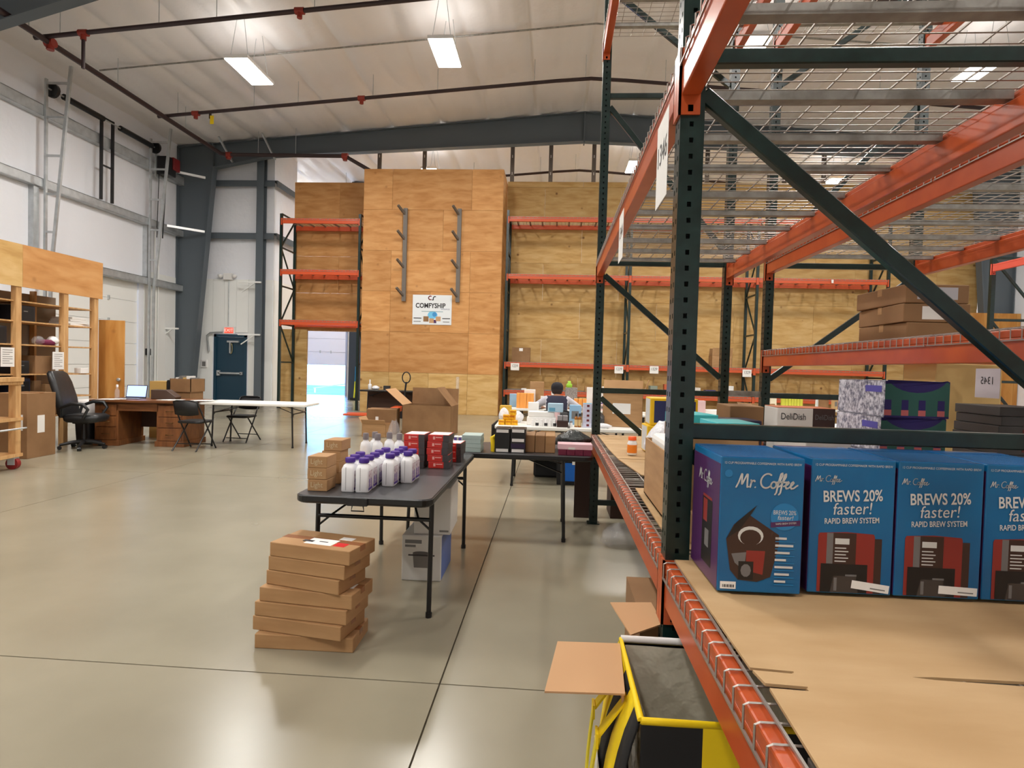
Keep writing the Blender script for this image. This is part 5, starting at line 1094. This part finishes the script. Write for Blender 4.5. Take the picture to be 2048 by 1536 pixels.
tag(MB().tube([(-2.85,17.6,.02),(-2.86,17.7,1.15)], .05, 10).build('plastic_roll', m_glass), 'clear plastic roll leaning on the plywood tower', 'roll')
open_carton('large open brown carton on the floor before the pallet jack', (-2.62,12.7,0), (1.05,.7,.62), R(-3), (140,50,None,95), m_kraftd, (.5,.35))
carton('brown carton with a pale label beside the large open carton', (-3.6,12.5,0), (.62,.5,.52), R(6), m_kraftd, False, [('left',.3,.6,.2,.8,m_white),('front',.3,.4,.2,.7,m_white)])
open_carton('low open carton beside the large open carton', (-3.55,11.9,0), (.5,.4,.26), R(-4), (120,None,130,None), m_kraft, (.15,.12))

# ------------------------------------------------------------------ person seated with the back turned
def person():
    V = []; E = []; Rr = []
    def n(p, r, par=None):
        V.append(p); Rr.append(r)
        if par is not None: E.append((par, len(V)-1))
        return len(V)-1
    pel = n((0,0,.57),.125); sp = n((0,.03,.72),.13,pel); ch = n((0,.09,.88),.16,sp); nb = n((0,.14,1.0),.075,ch); nk = n((0,.165,1.04),.05,nb)
    h0 = n((0,.19,1.09),.075,nk); h1 = n((0,.2,1.14),.088,h0); h2_ = n((0,.2,1.19),.07,h1)
    n((0,.295,1.12),.014,h1)
    for s in (-1,1): n((s*.092,.19,1.12),.014,h1)
    for s in (-1,1):
        sh_ = n((s*.18,.11,.945),.078,ch); el = n((s*.42,.16,.80),.046,sh_); wr_ = n((s*.27,.40,.795),.03,el); hd = n((s*.235,.455,.79),.034,wr_)
        for k in range(4):
            a = n((s*(.262-.018*k),.50+.008*(1-abs(k-1.4)),.792),.0095,hd); c = n((s*(.258-.018*k),.535+.01*(1-abs(k-1.4)),.785),.0085,a); n((s*(.254-.018*k),.558+.01*(1-abs(k-1.4)),.772),.0075,c)
        th = n((s*.2,.46,.79),.011,hd); n((s*.182,.49,.785),.009,th)
        hp = n((s*.095,.02,.545),.1,pel); kn = n((s*.14,.43,.53),.068,hp); an = n((s*.14,.40,.1),.045,kn); n((s*.145,.53,.045),.04,an)
    me = bpy.data.meshes.new('body'); me.from_pydata(V, E, []); o = bpy.data.objects.new('body_cage', me); COL.objects.link(o)
    sk = o.modifiers.new('skin','SKIN'); sk.use_smooth_shade = True; o.modifiers.new('sub','SUBSURF').levels = 2
    for i, sv in enumerate(me.skin_vertices[0].data): sv.radius = (Rr[i]*(1.25 if i in (1,2) else 1), Rr[i]); sv.use_root = (i == 0)
    bpy.context.view_layer.update(); dg = bpy.context.evaluated_depsgraph_get(); m2 = bpy.data.meshes.new_from_object(o.evaluated_get(dg)); bpy.data.objects.remove(o)
    m2.materials.clear()
    for m_ in (mat('navy_shirt',(40,40,62),.8), mat('grey_sleeve',(196,194,204),.8), mat('skin',(172,124,96),.55), mat('jeans',(52,62,86),.8), mat('shoes',(40,40,42),.6)): m2.materials.append(m_)
    for p in m2.polygons:
        c = p.center; p.use_smooth = True
        if c.z > 1.02 or c.y > .36 and c.z > .7 and abs(c.x) > .1: p.material_index = 2
        elif abs(c.x) > .17 and c.z > .72: p.material_index = 1
        elif c.z < .09: p.material_index = 4
        elif c.z < .62: p.material_index = 3
        else: p.material_index = 0
    return m2
pr_ = thing('person', 'person in a navy shirt with grey sleeves seated with the back turned', 'person', (.07,9.82,0)); inst('body', person(), pr_)
b = MB(); b.lathe([(.100,-.02),(.103,.02),(.098,.06),(.075,.095),(.035,.112),(.004,.115)], (0,0,0), 18); b.build('dark_cap', mat('cap_black',(28,26,34),.85), pr_, loc=(0,.195,1.13), rot=(R(8),0,0))
b = MB(); b.lathe([(.075,-.07),(.093,-.03),(.096,0)], (0,0,0), 16); 
hair = b.build('hair', mat('short_hair',(52,42,38),.9), pr_, loc=(0,.175,1.12))
folding_chair('black folding chair under the seated person', (.07,9.82,-.0), 0)
